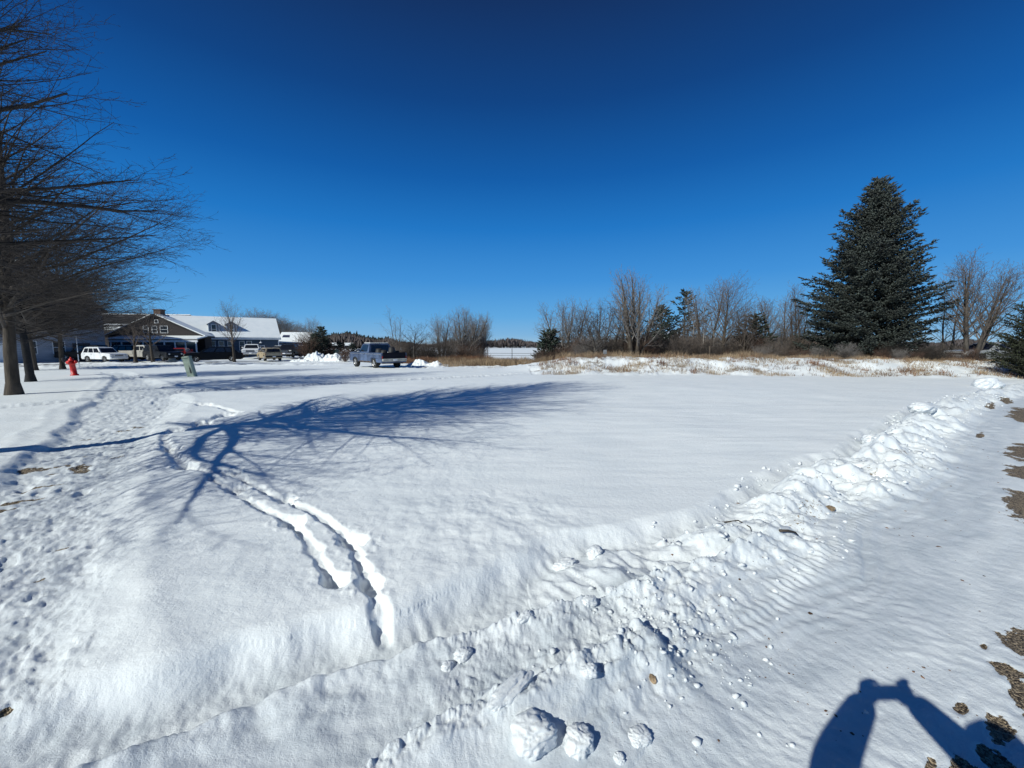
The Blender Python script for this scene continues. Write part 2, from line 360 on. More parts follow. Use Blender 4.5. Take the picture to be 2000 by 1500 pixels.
    def ruts(i):
        X_, Y_ = x[i], y[i]; q = 0
        d1, s1, a1, L1 = pline(X_+.03*pn(X_*6, Y_*6, 81), Y_+.03*pn(X_*6, Y_*6, 82), RUT1)
        e1 = smooth(L1+.05, L1-2.2, a1)*smooth(.02, .3, a1)
        k1 = (.95+.7*smooth(-.2, .3, pn(a1*2.1, 0*a1, 84)))
        q = q+e1*k1*.065*smooth(.012, -.012, s1)*np.exp(np.minimum(s1, 0)/.24)*(1+.4*fbm(X_*6, Y_*6, 83, 2))
        q = q-e1*.04*smooth(0, .03, s1)*np.exp(-np.maximum(s1, 0)/.18)*(sE[i] < .05)
        d2, s2, a2, L2 = pline(X_+.04*pn(X_*5, Y_*5, 85), Y_+.04*pn(X_*5, Y_*5, 86), RUT2)
        e2 = smooth(L2+.02, L2-.12, a2)*smooth(.02, .3, a2)
        q = q+e2*(.065+.03*smooth(.6, 1.5, a2)+.02*pn(a2*3, 0*a2, 87))*smooth(.018, -.018, s2)*np.exp(np.minimum(s2+.12, 0)/.14)*(1+.3*fbm(X_*5, Y_*5, 88, 2))
        nr = np.maximum(e1*smooth(-.22, -.04, s1)*smooth(.06, .0, s1)*smooth(1.6, 2.6, a1), e2*smooth(-.16, -.03, s2)*smooth(.08, .0, s2))
        q = q+nr*(.06*blocks(X_*9, Y_*9, 191, .5, .12, .5)+.04*blocks(X_*19, Y_*19, 193, .5, .12, .5)+.02*fbm(X_*12, Y_*12, 195, 4, .6))
        st = smooth(-.55, -.3, sE[i])*smooth(.1, -.05, sE[i])
        q = q+st*(.012*fbm(X_*9, Y_*9, 101, 3)+.005*np.sin(ax[i]*70+3*pn(X_*3, Y_*3, 5))*smooth(-.05, .25, pn(X_*1.5, Y_*1.5, 103)))
        return q
    z += on(near, ruts)
    fan = smooth(1.15, .25, np.hypot((ax-1.78)/.85, (ay-1.08)/.36)+.25*pn(x*3, y*3, 107))
    fan2 = smooth(1.1, .3, np.hypot((ax-1.15)/.9, (ay-1.35)/.35))
    fan = np.maximum(fan, fan2*.6)
    z += on(fan, lambda i: .025+.07*blocks(x[i]*6.0, y[i]*6.0, 111, .35, .12, .5)+.045*blocks(x[i]*12, y[i]*12, 113, .5, .12, .5)+.03*clods(x[i]*15, y[i]*15, 114, .4, .15, .5)+.05*terr(fbm(x[i]*3, y[i]*3, 116, 4, .6), 6, .3)+.010*fbm(x[i]*18, y[i]*18, 115, 4, .6))
    def tread(i):
        dt, st, at, Lt = pline(x[i], y[i], TREAD)
        return .009*np.sin(at*88+2*pn(x[i]*2, y[i]*2, 6))*np.exp(-(dt/.07)**2)*smooth(Lt, Lt-3, at)*smooth(.6, 1.2, at)*smooth(-.5, -.1, pn(at*1.3, 0*at, 7))-.010*np.exp(-((st+.24)/.12)**2)
    z += on(drv*smooth(15, 12, r), tread)
    def feet(i):
        X_, Y_ = x[i], y[i]; q = np.zeros(X_.shape)
        for k, t in enumerate(TR):
            wv = .045*pn(X_*5, Y_*5, 121)+.02*pn(X_*16, Y_*16, 122)
            d, s, a, L = pline(X_+wv, Y_-wv, t); wt = (.024 if k < 2 else .036)*(1+1.1*pn(a*5, 0*a, 129+k)+.25*pn(a*19, s*6, 139+k))
            dep = .030*np.clip(1+1.3*pn(a*4, 0*a, 120+k), .1, 2)
            q -= dep*smooth(wt*2.3, wt*.5, d)*(1+.15*pn(X_*30, Y_*30, 127))
            q += .010*np.maximum(0, pn(X_*22, Y_*22, 128))*smooth(wt*5, wt*2, d)*smooth(wt*1.2, wt*2, d)
        for (hx, hy), g in HOLES:
            ux, uy = (-.75, .66); ex = (X_-hx)*ux+(Y_-hy)*uy; ey = -(X_-hx)*uy+(Y_-hy)*ux
            e = np.hypot(ex/1.5, ey)/(g*1.12)+.35*pn(X_*10, Y_*10, 125)+.15*pn(X_*28, Y_*28, 126)
            q -= .062*smooth(1.0, .5, e)*(1+.2*pn(X_*22, Y_*22, 124)); q += .016*np.maximum(0, pn(X_*17, Y_*17, 123))*smooth(2.2, 1.2, e)*smooth(.9, 1.2, e)
        return q
    z += on(fld*smooth(13, 12, r)*(x < .5)*1.0, feet)
    yb = y-.6*pn(x*.35, y*.35, 131)*2
    bank = smooth(19, 23.5, yb)*(1-smooth(26, 33, y))*smooth(-1, 5, x)*smooth(70, 50, x)
    wz = np.where(x < 1.0, smooth(25, 28, yb)*smooth(60, 40, r)*smooth(-12, -7, x), smooth(18.6, 20, yb)*smooth(60, 36, r))
    z += bank*.78+on(wz, lambda i: .13*fbm(x[i]*.7, y[i]*.7, 133, 4)+.07*fbm(x[i]*3, y[i]*3, 137, 3))
    st0 = np.exp(-((y-33.6)/.7)**2)+1.1*np.exp(-((y-41.0)/.8)**2)*smooth(-26, -31, x)
    st0 = st0*smooth(-12, -16, x)*smooth(-75, -60, x)
    z += on(st0, lambda i: .12+.18*fbm(x[i]*.7, y[i]*.9, 141, 4)+.1*clods(x[i]*1.6, y[i]*1.6, 143, .6, .2, .6))
    if not want: return z
    packed = np.clip(drv*(.85+.9*pn(sE*2.2, aE*.10, 181)+.5*pn(sE*7, aE*.3, 183))*(1-.5*cm)+tram*.6, 0, 1)
    bare = 0*z
    for (hx, hy), a, b in BAREP:
        ex = (x-hx)*.72+(y-hy)*.69; ey = -(x-hx)*.69+(y-hy)*.72
        bare = np.maximum(bare, smooth(1.2, .5, np.hypot(ex/a, ey/b)+.3*pn(x*8, y*8, 152)))
    tb = smooth(.30, .46, fbm(x*1.4, y*1.4, 151, 4))*tram*smooth(2.5, 4, r)*smooth(13, 9, r)*.62
    bare = np.maximum(bare, tb)
    for (hx, hy), a, b in GRAV:
        ex = (x-hx)*.80+(y-hy)*.60; ey = -(x-hx)*.60+(y-hy)*.80
        bare = np.maximum(bare, smooth(1.5, .5, np.hypot(ex/a, ey/b)+.55*fbm(x*3/max(a, .1)**.5, y*3/max(a, .1)**.5, 153, 5, .7)))
    dirt = .18*smooth(.0, .5, fbm(x*2.3, y*2.3, 161, 4))*(cm*.9+sk*.9+fan*.8+drv*.5)*smooth(14, 8, r)
    dirt = np.maximum(dirt, wz*smooth(.10, .42, fbm(x*.5, y*1.2, 163, 4))*.55)
    asp = 0*z
    on = smooth(33.8, 34.6, y)*smooth(40.6, 39.6, y)*smooth(-13, -17, x)*smooth(-90, -60, x)
    asp = on*(.40+.5*fbm(x*.10, y*1.3, 171, 3)*1.6)
    lot = smooth(40, 41, y)*smooth(60, 50, y)*smooth(-60, -55, x)*smooth(-18, -22, x)
    asp = np.maximum(asp, lot*(.26+.7*fbm(x*.12, y*.5, 173, 3)))
    cls = np.zeros(x.shape, int)
    cls[(drv > .5)] = 1
    cls[(tram > .5) & (fld > .5) & (y > .8)] = 2
    cls[(y > 34) & (y < 40.5) & (x < -14) & (x > -90)] = 3
    cls[(y > 41.2) & (y < 62) & (x < -19) & (x > -60)] = 4
    return z, np.clip(packed, 0, 1), np.clip(bare, 0, 1), np.clip(dirt, 0, 1), np.clip(asp, 0, 1), cls

def build_ground():
    rs = [.25, .5]; r = .75
    while r < 12: rs.append(r); r *= 1.0054
    while r < 60: rs.append(r); r *= 1.011
    while r < 7000: rs.append(r); r *= 1.06
    rs = np.array(rs)
    a1 = np.arange(-66, 66.01, .12); a2 = np.arange(68, 293, 3.0)
    az = np.radians(np.concatenate([a1, a2])); na = len(az); nr = len(rs)
    Rr, A = np.meshgrid(rs, az, indexing='ij')
    x = Rr*np.sin(A); y = Rr*np.cos(A)
    z, pk, ba, di, asp, cls = relief(x.ravel(), y.ravel(), True)
    z = z-.012*ba
    V = np.stack([x.ravel(), y.ravel(), z], 1)
    V = np.vstack([V, [[0, 0, .0]]])
    i = np.arange(nr-1)[:, None]*na; j = np.arange(na)[None, :]; jn = (j+1) % na
    F = np.stack([i+j, i+na+j, i+na+jn, i+jn], -1).reshape(-1, 4)
    cf = cls[F].max(1)
    att = dict(packed=pk, bare=ba, dirt=di, asphalt=asp)
    names = ['snow_field', 'driveway', 'sidewalk', 'street', 'parking_lot']
    for c, nm in enumerate(names):
        f = F[cf == c]
        u, inv = np.unique(f, return_inverse=True)
        o = np_mesh(nm, V[u], inv.reshape(-1, 4), SNOW_G, smooth=True); o['kind'] = 'structure'
        for k, a in att.items():
            t = o.data.attributes.new(k, 'FLOAT', 'POINT'); t.data.foreach_set('value', a[u].astype(np.float32))
build_ground()
def gz(x, y): return float(relief(np.array([x]), np.array([y]))[0])

# ---------------------------------------------------------------- trees
class Wood:
    """collects branch polylines and turns them into tubes"""
    def __init__(s): s.g = {}
    def add(s, pts, rads, sides): s.g.setdefault((len(pts), sides), []).append((pts, rads))
    def mesh(s):
        Vs = []; Fs = []; off = 0
        for (n, k), lst in s.g.items():
            Pn = np.array([p for p, _ in lst], float); Rn = np.array([r for _, r in lst], float); m = len(lst)
            T = np.empty_like(Pn); T[:, 1:-1] = Pn[:, 2:]-Pn[:, :-2]; T[:, 0] = Pn[:, 1]-Pn[:, 0]; T[:, -1] = Pn[:, -1]-Pn[:, -2]
            T /= np.linalg.norm(T, axis=2, keepdims=True)+1e-9
            mt = T.mean(1); ref = np.where(np.abs(mt[:, 2:3]) > .8, [[1., 0, 0]], [[0, 0, 1.]])[:, None, :]
            U = np.cross(T, np.broadcast_to(ref, T.shape)); U /= np.linalg.norm(U, axis=2, keepdims=True)+1e-9
            W = np.cross(T, U); a = np.arange(k)*2*math.pi/k
            ring = Pn[:, :, None, :]+Rn[:, :, None, None]*(np.cos(a)[None, None, :, None]*U[:, :, None, :]+np.sin(a)[None, None, :, None]*W[:, :, None, :])
            V = ring.reshape(-1, 3)
            b = (np.arange(m)*n*k)[:, None, None]+(np.arange(n-1)*k)[None, :, None]; j = np.arange(k)[None, None, :]; jn = (j+1) % k
            F = np.stack([b+j, b+jn, b+k+jn, b+k+j], -1).reshape(-1, 4)
            Vs.append(V); Fs.append(F+off); off += len(V)
        return np.vstack(Vs), np.vstack(Fs)
def _norm(v):
    l = math.sqrt(v[0]*v[0]+v[1]*v[1]+v[2]*v[2])+1e-9; return (v[0]/l, v[1]/l, v[2]/l)
def _side(d, ang, az):                      # direction at angle ang from d, azimuth az
    ref = (0, 0, 1) if abs(d[2]) < .95 else (1, 0, 0)
    u = _norm((d[1]*ref[2]-d[2]*ref[1], d[2]*ref[0]-d[0]*ref[2], d[0]*ref[1]-d[1]*ref[0]))
    v = (d[1]*u[2]-d[2]*u[1], d[2]*u[0]-d[0]*u[2], d[0]*u[1]-d[1]*u[0])
    c, s_ = math.cos(ang), math.sin(ang); ca, sa = math.cos(az), math.sin(az)
    return _norm(tuple(d[i]*c+(u[i]*ca+v[i]*sa)*s_ for i in range(3)))
def grow(rng, wood, p, d, L, r, lev, K):
    n = K['n'][lev]; pts = [p]; rads = [r]; st = L/(n-1); rt = r*K['tip'][lev]
    up = K['up'][lev]; wb = K['wob'][lev]
    for i in range(1, n):
        t = i/(n-1)
        d = _norm((d[0]+rng.uniform(-wb, wb), d[1]+rng.uniform(-wb, wb), d[2]+rng.uniform(-wb, wb)+up*(t if K.get('late') else 1)))
        p = (p[0]+d[0]*st, p[1]+d[1]*st, p[2]+d[2]*st); pts.append(p); rads.append(r+(rt-r)*t)
    wood[0 if lev < K['split'] else 1].add(pts, rads, K['sides'][lev])
    if lev+1 >= len(K['n']): return
    dens = K['dens'][lev]; cnt = max(1, int(dens*L+rng.random())); t0 = K['t0'][lev]; az = rng.random()*6.28
    for k in range(cnt):
        t = t0+(1-t0)*(k+rng.random()*.9)/cnt
        t = min(t, .985); f = t*(n-1); i = int(f); q = f-i
        a, b = pts[i], pts[i+1]; pp = tuple(a[j]+(b[j]-a[j])*q for j in range(3)); dd = _norm(tuple(b[j]-a[j] for j in range(3)))
        rr = rads[i]+(rads[i+1]-rads[i])*q
        az += 2.4+rng.uniform(-.5, .5)
        if lev >= 1 and K.get('flat'): az = (0 if k % 2 else math.pi)+rng.uniform(-.7, .7)
        lo, hi = K['ang'][lev]; an = R(hi+(lo-hi)*t+rng.uniform(-8, 8))
        if lev == 0: cl = K['env'](t)*rng.uniform(.8, 1.12)
        else: cl = L*K['ratio'][lev]*(1-.55*t)*rng.uniform(.6, 1.15)
        grow(rng, wood, pp, _side(dd, an, az), cl, max(rr*K['rr'][lev]*min(1, (cl/L)**.3 if lev else 1), K['rmin']), lev+1, K)
def deciduous(seed, H, r0, env, levels, lean=(0, 0), trunk_m=BARK, twig_m=TWIG, flare=1.5):
    rng = random.Random(seed); W = (Wood(), Wood())
    K = dict(levels); K['env'] = env
    if K.get('stems'):
        for k in range(K['stems']):
            a = k*6.28/K['stems']+rng.uniform(-.4, .4); an = R(rng.uniform(*K['sang']))
            h = H*rng.uniform(.75, 1.0)
            grow(rng, W, (math.cos(a)*r0*.8, math.sin(a)*r0*.8, -.2), (math.cos(a)*math.sin(an), math.sin(a)*math.sin(an), math.cos(an)), h, r0*rng.uniform(.6, .9), 0, K)
    else:
        W[0].add([(0, 0, -.25), (0, 0, .05), (0, 0, .35)], [r0*flare*1.1, r0*flare*.9, r0*1.02], 10)
        grow(rng, W, (0, 0, .3), _norm((lean[0], lean[1], 1)), H-.3, r0, 0, K)
    return W
def tree_thing(name, loc, W, trunk_m, twig_m, label, group=None, rz=0, cat='tree', snow=None):
    t = empty(name, loc, rz, label, cat, group)
    v, f = W[0].mesh(); np_mesh('trunk', v, f, trunk_m, t, True)
    if W[1].g:
        v, f = W[1].mesh(); np_mesh('crown', v, f, twig_m, t, True)
    return t
def reuse(src, name, loc, rz, scale, label, group=None):
    c = copy_tree(src); c.name = name; c.location = loc; c.rotation_euler = (0, 0, rz); c.scale = (scale,)*3 if not isinstance(scale, tuple) else scale
    c['label'] = label
    if group: c['group'] = group
    elif 'group' in c: del c['group']
    return c
def at(px, d, dz=0.):
    x = X(px, d); return (x, d, gz(x, d)+dz)
# full linden-like shade tree: many near level limbs turning up at their tips
SHADE = dict(n=(12, 9, 7, 5, 4), sides=(10, 6, 4, 3, 3), tip=(.12, .07, .2, .4, .6), up=(.01, .05, .04, .03, .03), wob=(.05, .085, .11, .16, .18),
             dens=(7.2, 6.0, 9.5, 9), t0=(.24, .12, .1, .15), ang=((28, 76), (32, 55), (35, 60), (35, 60)), ratio=(0, .60, .50, .5), rr=(.52, .46, .5, .7), rmin=.0024, split=1, late=True, flat=True)
def shade_env(R0): return lambda t: R0*float(np.interp(t, [0, .2, .3, .45, .7, 1], [.8, 1.0, .97, .74, .42, .16]))
big_x, big_y = -8.2, 3.95
t1 = deciduous(11, 9.4, .17, lambda t: float(np.interp(t, [0, .2, .3, .45, .7, 1], [3.2, 3.5, 3.8, 3.6, 2.8, 1.0])), dict(SHADE, t0=(.26, .12, .1, .15), ang=((25, 74), (32, 58), (35, 60), (35, 60)), rr=(.62, .55, .5, .7), tip=(.12, .12, .2, .4, .6), wob=(.06, .13, .12, .16, .18), up=(.01, .03, .04, .03, .03), dens=(5.0, 5.8, 9.5, 8)))
_K = dict(SHADE, env=None, rr=(.62, .55, .5, .7), tip=(.12, .12, .2, .4, .6), wob=(.06, .11, .12, .16, .18), up=(.01, .03, .04, .03, .03), dens=(5.0, 6.0, 9.5, 8))
for k_, (a_, z_, L_, r_, e_) in enumerate(((-55, 2.75, 4.6, .060, 4), (-30, 2.9, 4.3, .055, 16), (-90, 2.8, 4.2, .055, 6), (-8, 2.6, 3.4, .055, 12), (30, 2.6, 3.6, .055, 14), (62, 2.5, 3.7, .05, 2), (12, 3.1, 3.4, .05, 34), (-50, 3.2, 3.9, .05, 36), (45, 4.1, 3.2, .045, 36), (20, 5.2, 3.6, .045, 40), (-4, 6.0, 3.2, .04, 46), (42, 6.2, 3.0, .04, 44), (10, 4.6, 3.7, .045, 24), (-20, 4.4, 3.4, .045, 42))):
    grow(random.Random(700+k_), t1, (0, 0, z_), (math.cos(R(a_))*math.cos(R(e_)), math.sin(R(a_))*math.cos(R(e_)), math.sin(R(e_))), L_, r_, 1, _K)
near_tree = tree_thing('shade_tree', (big_x, big_y, gz(big_x, big_y)), t1, BARK, TWIG, 'large bare tree overhanging the top left, its trunk outside the frame')
SH2 = dict(SHADE, dens=(6.0, 5.2, 7.0, 6), n=(10, 8, 6, 4, 3), rmin=.0034)
t2 = deciduous(5, 9.6, .145, shade_env(4.6), SH2)
for k_, (a_, z_, L_, e_) in enumerate(((-5, 2.3, 5.0, 10), (-40, 2.0, 4.8, 12), (25, 2.7, 4.8, 22), (-70, 2.6, 4.4, 18), (-20, 3.3, 4.6, 24), (100, 2.4, 4.4, 14), (170, 2.5, 4.4, 14), (-130, 2.8, 4.4, 20))):
    grow(random.Random(740+k_), t2, (0, 0, z_), (math.cos(R(a_))*math.cos(R(e_)), math.sin(R(a_))*math.cos(R(e_)), math.sin(R(e_))), L_, .05, 1, dict(SH2, env=None, wob=(.06, .11, .12, .16, .18), up=(.01, .02, .03, .03, .03)))
tree_b = tree_thing('shade_tree', at(14, 11.6), t2, BARKB, TWIG, 'bare tree with a thick brown trunk standing beside the trampled path at far left')
x_, y_, z_ = at(50, 17.4)
tree_c = reuse(tree_b, 'shade_tree', (x_, y_, z_), 2.1, (1.0, 1.0, .92), 'bare tree with a near black flared trunk just left of the red hydrant')
BL = mat('bark_black', (.018, .017, .018), .85, .3, 9, bump=.01)
for ch in [q for q in bpy.data.objects if q.parent == tree_c and q.name.startswith('trunk')]:
    ch.data = ch.data.copy(); ch.data.materials[0] = BL
reuse(tree_b, 'shade_tree', at(62, 30), 4.0, 1.0, 'bare tree with a pale brown trunk before the grey barn, left of the hydrant')
reuse(tree_b, 'shade_tree', at(116, 31.5), 5.3, (1.1, 1.1, 1.06), 'stout bare tree whose trunk rises directly behind the red hydrant')
# small street trees across the road
SMALL = dict(n=(7, 7, 5, 4), sides=(7, 4, 3, 3), tip=(.1, .12, .3, .6), up=(.0, .10, .07, .05), wob=(.05, .10, .12, .15), dens=(4.4, 4.4, 5), t0=(.28, .15, .1),
             ang=((25, 62), (30, 50), (35, 55)), ratio=(0, .55, .5), rr=(.5, .5, .6), rmin=.006, split=1)
s1 = tree_thing('street_tree', at(455, 42.3), deciduous(21, 5.2, .14, lambda t: 3.1-1.2*t, SMALL), BARKB, TWIGB, 'small bare street tree in front of the long black car')
reuse(s1, 'street_tree', at(295, 42.3), 1.3, (1.1, 1.1, .98), 'thin bare street tree in front of the silver pickup bed')
reuse(s1, 'street_tree', at(261, 42.6), 3.3, (1.15, 1.15, .95), 'thin bare street tree between the white car and the silver pickup')
# far and mid distance bare trees
MID = dict(n=(8, 8, 6, 4), sides=(7, 4, 3, 3), tip=(.08, .10, .3, .6), up=(.0, .06, .05, .04), wob=(.05, .09, .12, .16), dens=(4.2, 4.0, 4.8), t0=(.22, .15, .1),
           ang=((22, 62), (28, 50), (35, 55)), ratio=(0, .6, .55), rr=(.45, .5, .6), rmin=.0085, split=1)
VASE = dict(n=(9, 7, 5, 4), sides=(6, 4, 3, 3), tip=(.12, .14, .3, .6), up=(.035, .06, .05, .03), wob=(.06, .11, .15, .18), dens=(3.4, 3.8, 4.6), t0=(.22, .12, .1),
            ang=((22, 46), (28, 52), (35, 60)), ratio=(0, .6, .55), rr=(.45, .5, .6), rmin=.0085, split=1)
def bare(px, d, top, name, label, seed, K, R0, twig=TWIGG, trunk=BARKB, r0=.2, group=None, rz=0):
    b = at(px, d); H = P(px, top, d)[2]-b[2]
    env = (lambda t: R0*(.75+.8*t-1.15*t*t))
    W_ = deciduous(seed, H*(1.0 if K.get('stems') else .93), r0, env, K)
    top_ = max(max(p[2] for p in pl) for w_ in W_ for l in w_.g.values() for pl, _ in l); q = H/top_
    t = tree_thing(name, b, W_, trunk, twig, label, group, rz); t.scale = (1+(q-1)*.6,)*2+(q,)
    return t
bare(613, 62, 614, 'roadside_tree', 'bare round crowned tree beside the dark evergreen at the parking lot end', 31, MID, 4.2)
tall = bare(775, 46, 596, 'slender_tree', 'tall slender bare tree right of the blue pickup truck', 32, dict(VASE, stems=3, sang=(3, 13), dens=(2.0, 2.4, 3)), 2.2, r0=.10)
apple = bare(808, 44, 622, 'gnarled_tree', 'low dark gnarled bare tree between the slender tree and the wide crowned group', 33, dict(MID, wob=(.16, .2, .2, .2), ang=((40, 75), (35, 60), (40, 60)), dens=(3.4, 3, 4)), 3.6, TWIG, BARK, r0=.2)
g1 = bare(860, 48, 604, 'field_tree', 'bare tree left in the wide crowned group at the field edge', 34, dict(VASE, stems=3, sang=(4, 16)), 2.6, r0=.16)
g2 = bare(905, 46, 590, 'field_tree', 'widest bare tree with many rising stems in the group at the field edge', 35, dict(VASE, stems=7, sang=(8, 42)), 2.6, r0=.2)
reuse(g2, 'field_tree', at(938, 49), 2.0, .80, 'rightmost bare tree of the wide crowned group at the field edge')
g3 = bare(885, 47, 625, 'field_tree', 'short bare tree low in the middle of the wide crowned group', 36, dict(VASE, stems=4, sang=(8, 30)), 2.0, TWIGB, r0=.12)
h1 = bare(1100, 34, 575, 'hedgerow_tree', 'bare tree with an open spreading crown right of the small dark conifers', 37, dict(VASE, stems=3, sang=(6, 24)), 2.4, r0=.14)
reuse(h1, 'hedgerow_tree', at(1120, 36), 2.6, 1.0, 'bare tree standing just right of the open spreading crown, left of the tangled oak')
h3 = bare(1082, 36, 612, 'hedgerow_tree', 'leftmost leaning bare tree of the hedgerow', 38, dict(VASE, stems=2, sang=(14, 30)), 2.2, r0=.12)
OAK = dict(MID, wob=(.2, .26, .26, .22), ang=((45, 80), (40, 65), (40, 65)), dens=(3.8, 3.6, 4.5), up=(0, .02, .0, .0), t0=(.15, .1, .1))
o1 = bare(1165, 29, 604, 'tangled_oak', 'dark tangled oak with crooked limbs left of the tall cottonwood', 39, OAK, 3.2, TWIG, BARK, r0=.16)
reuse(o1, 'tangled_oak', at(1195, 31), 2.2, 1.04, 'dark tangled oak closest to the cottonwood trunk, behind the white sign')
reuse(o1, 'tangled_oak', at(1140, 32), 4.2, .85, 'lowest tangled oak at the left end of the dark thicket')
reuse(o1, 'tangled_oak', at(1180, 33), 5.4, 1.05, 'dark tangled oak in the middle of the oak thicket, behind the others')
reuse(o1, 'tangled_oak', at(1216, 30), .9, .98, 'dark tangled oak touching the left side of the cottonwood')
reuse(o1, 'tangled_oak', at(1310, 34), 3.1, .85, 'dark tangled oak right of the far white roofed house')
reuse(o1, 'tangled_oak', at(1440, 35), 1.7, .95, 'dark tangled oak between the two tall maples')
reuse(o1, 'tangled_oak', at(1515, 33), 2.9, .9, 'dark tangled oak left of the cherry near the big spruce')
cot = bare(1240, 29, 510, 'cottonwood', 'tallest bare cottonwood with several steep trunks left of the far white roofed house', 40, dict(VASE, stems=5, sang=(4, 21), dens=(3.4, 3.8, 4.6)), 2.7, r0=.24)
m1 = bare(1412, 32, 530, 'maple_tree', 'bare tree with one straight trunk and round crown between the conifers and the big spruce', 41, dict(MID, dens=(4.2, 3.8, 4.6)), 4.2, TWIGB, BARKB, r0=.2)
bare(1455, 31, 582, 'young_maple', 'bare tree with steep branches just right of the straight trunked round crown', 42, dict(VASE, stems=3, sang=(4, 20)), 2.4, TWIGB, r0=.12)
reuse(m1, 'maple_tree', at(1495, 38), 2.5, .72, 'smaller round crowned bare tree behind the young tree, left of the cherry')
reuse(h1, 'hedgerow_tree', at(1168, 38), 4.4, 1.02, 'bare tree rising behind the tangled oaks')
reuse(h1, 'hedgerow_tree', at(1378, 36), 5.4, 1.3, 'bare tree rising out of the birch clump')
reuse(h1, 'hedgerow_tree', at(1530, 35), .7, 1.1, 'bare tree at the left flank of the cherry')
w1 = bare(1562, 33, 544, 'wild_cherry', 'bare tree with a fine twiggy crown at the left side of the big spruce', 43, dict(VASE, stems=5, sang=(5, 24)), 2.2, TWIGB, r0=.12)
bare(1345, 36, 620, 'wild_plum', 'bare brown tree in front of the pointed spruce', 44, MID, 2.6, TWIGB, r0=.12)
r1 = bare(1900, 25, 476, 'walnut_tree', 'bare tree with wide fanned limbs between the big spruce and the dark cedar', 45, dict(VASE, stems=4, sang=(6, 32), dens=(3.4, 3.8, 4.8), wob=(.07, .11, .13, .16)), 3.0, TWIGB, BARK, r0=.19)
bare(1855, 27.5, 560, 'box_elder', 'thin leaning bare tree at the right skirt of the big spruce', 46, dict(VASE, stems=2, sang=(4, 14)), 1.8, TWIGB, BARK, r0=.1)
# birches
bk = dict(VASE, stems=1, sang=(0, 10), dens=(2.0, 2.6, 3), t0=(.45, .1, .1))
bp_ = None
BW = ((1368, 33, 640, 'white birch trunk leftmost of the birch clump'), (1376, 33.5, 600, 'white birch second from the left in the clump'), (1385, 33, 630, 'white birch in the middle of the clump'),
      (1352, 34, 622, 'white birch standing apart left of the clump'), (1394, 34, 628, 'white birch leaning at the right of the clump'), (1338, 36, 640, 'short white birch farthest left by the small white roof'))
for i, (px, d, top, lb) in enumerate(BW):
    b = at(px, d); H = P(px, top, d)[2]-b[2]
    if bp_ is None or i == 3:
        bp_ = tree_thing('birch_tree', b, deciduous(60+i, 6, .09, lambda t: 1.6, dict(bk)), BIRCH, TWIGB, lb, 'white birches in the thicket'); bp_.scale = (H/6,)*3
    else:
        reuse(bp_, 'birch_tree', b, i*1.7, (H/6, H/6, H/6), lb, 'white birches in the thicket')

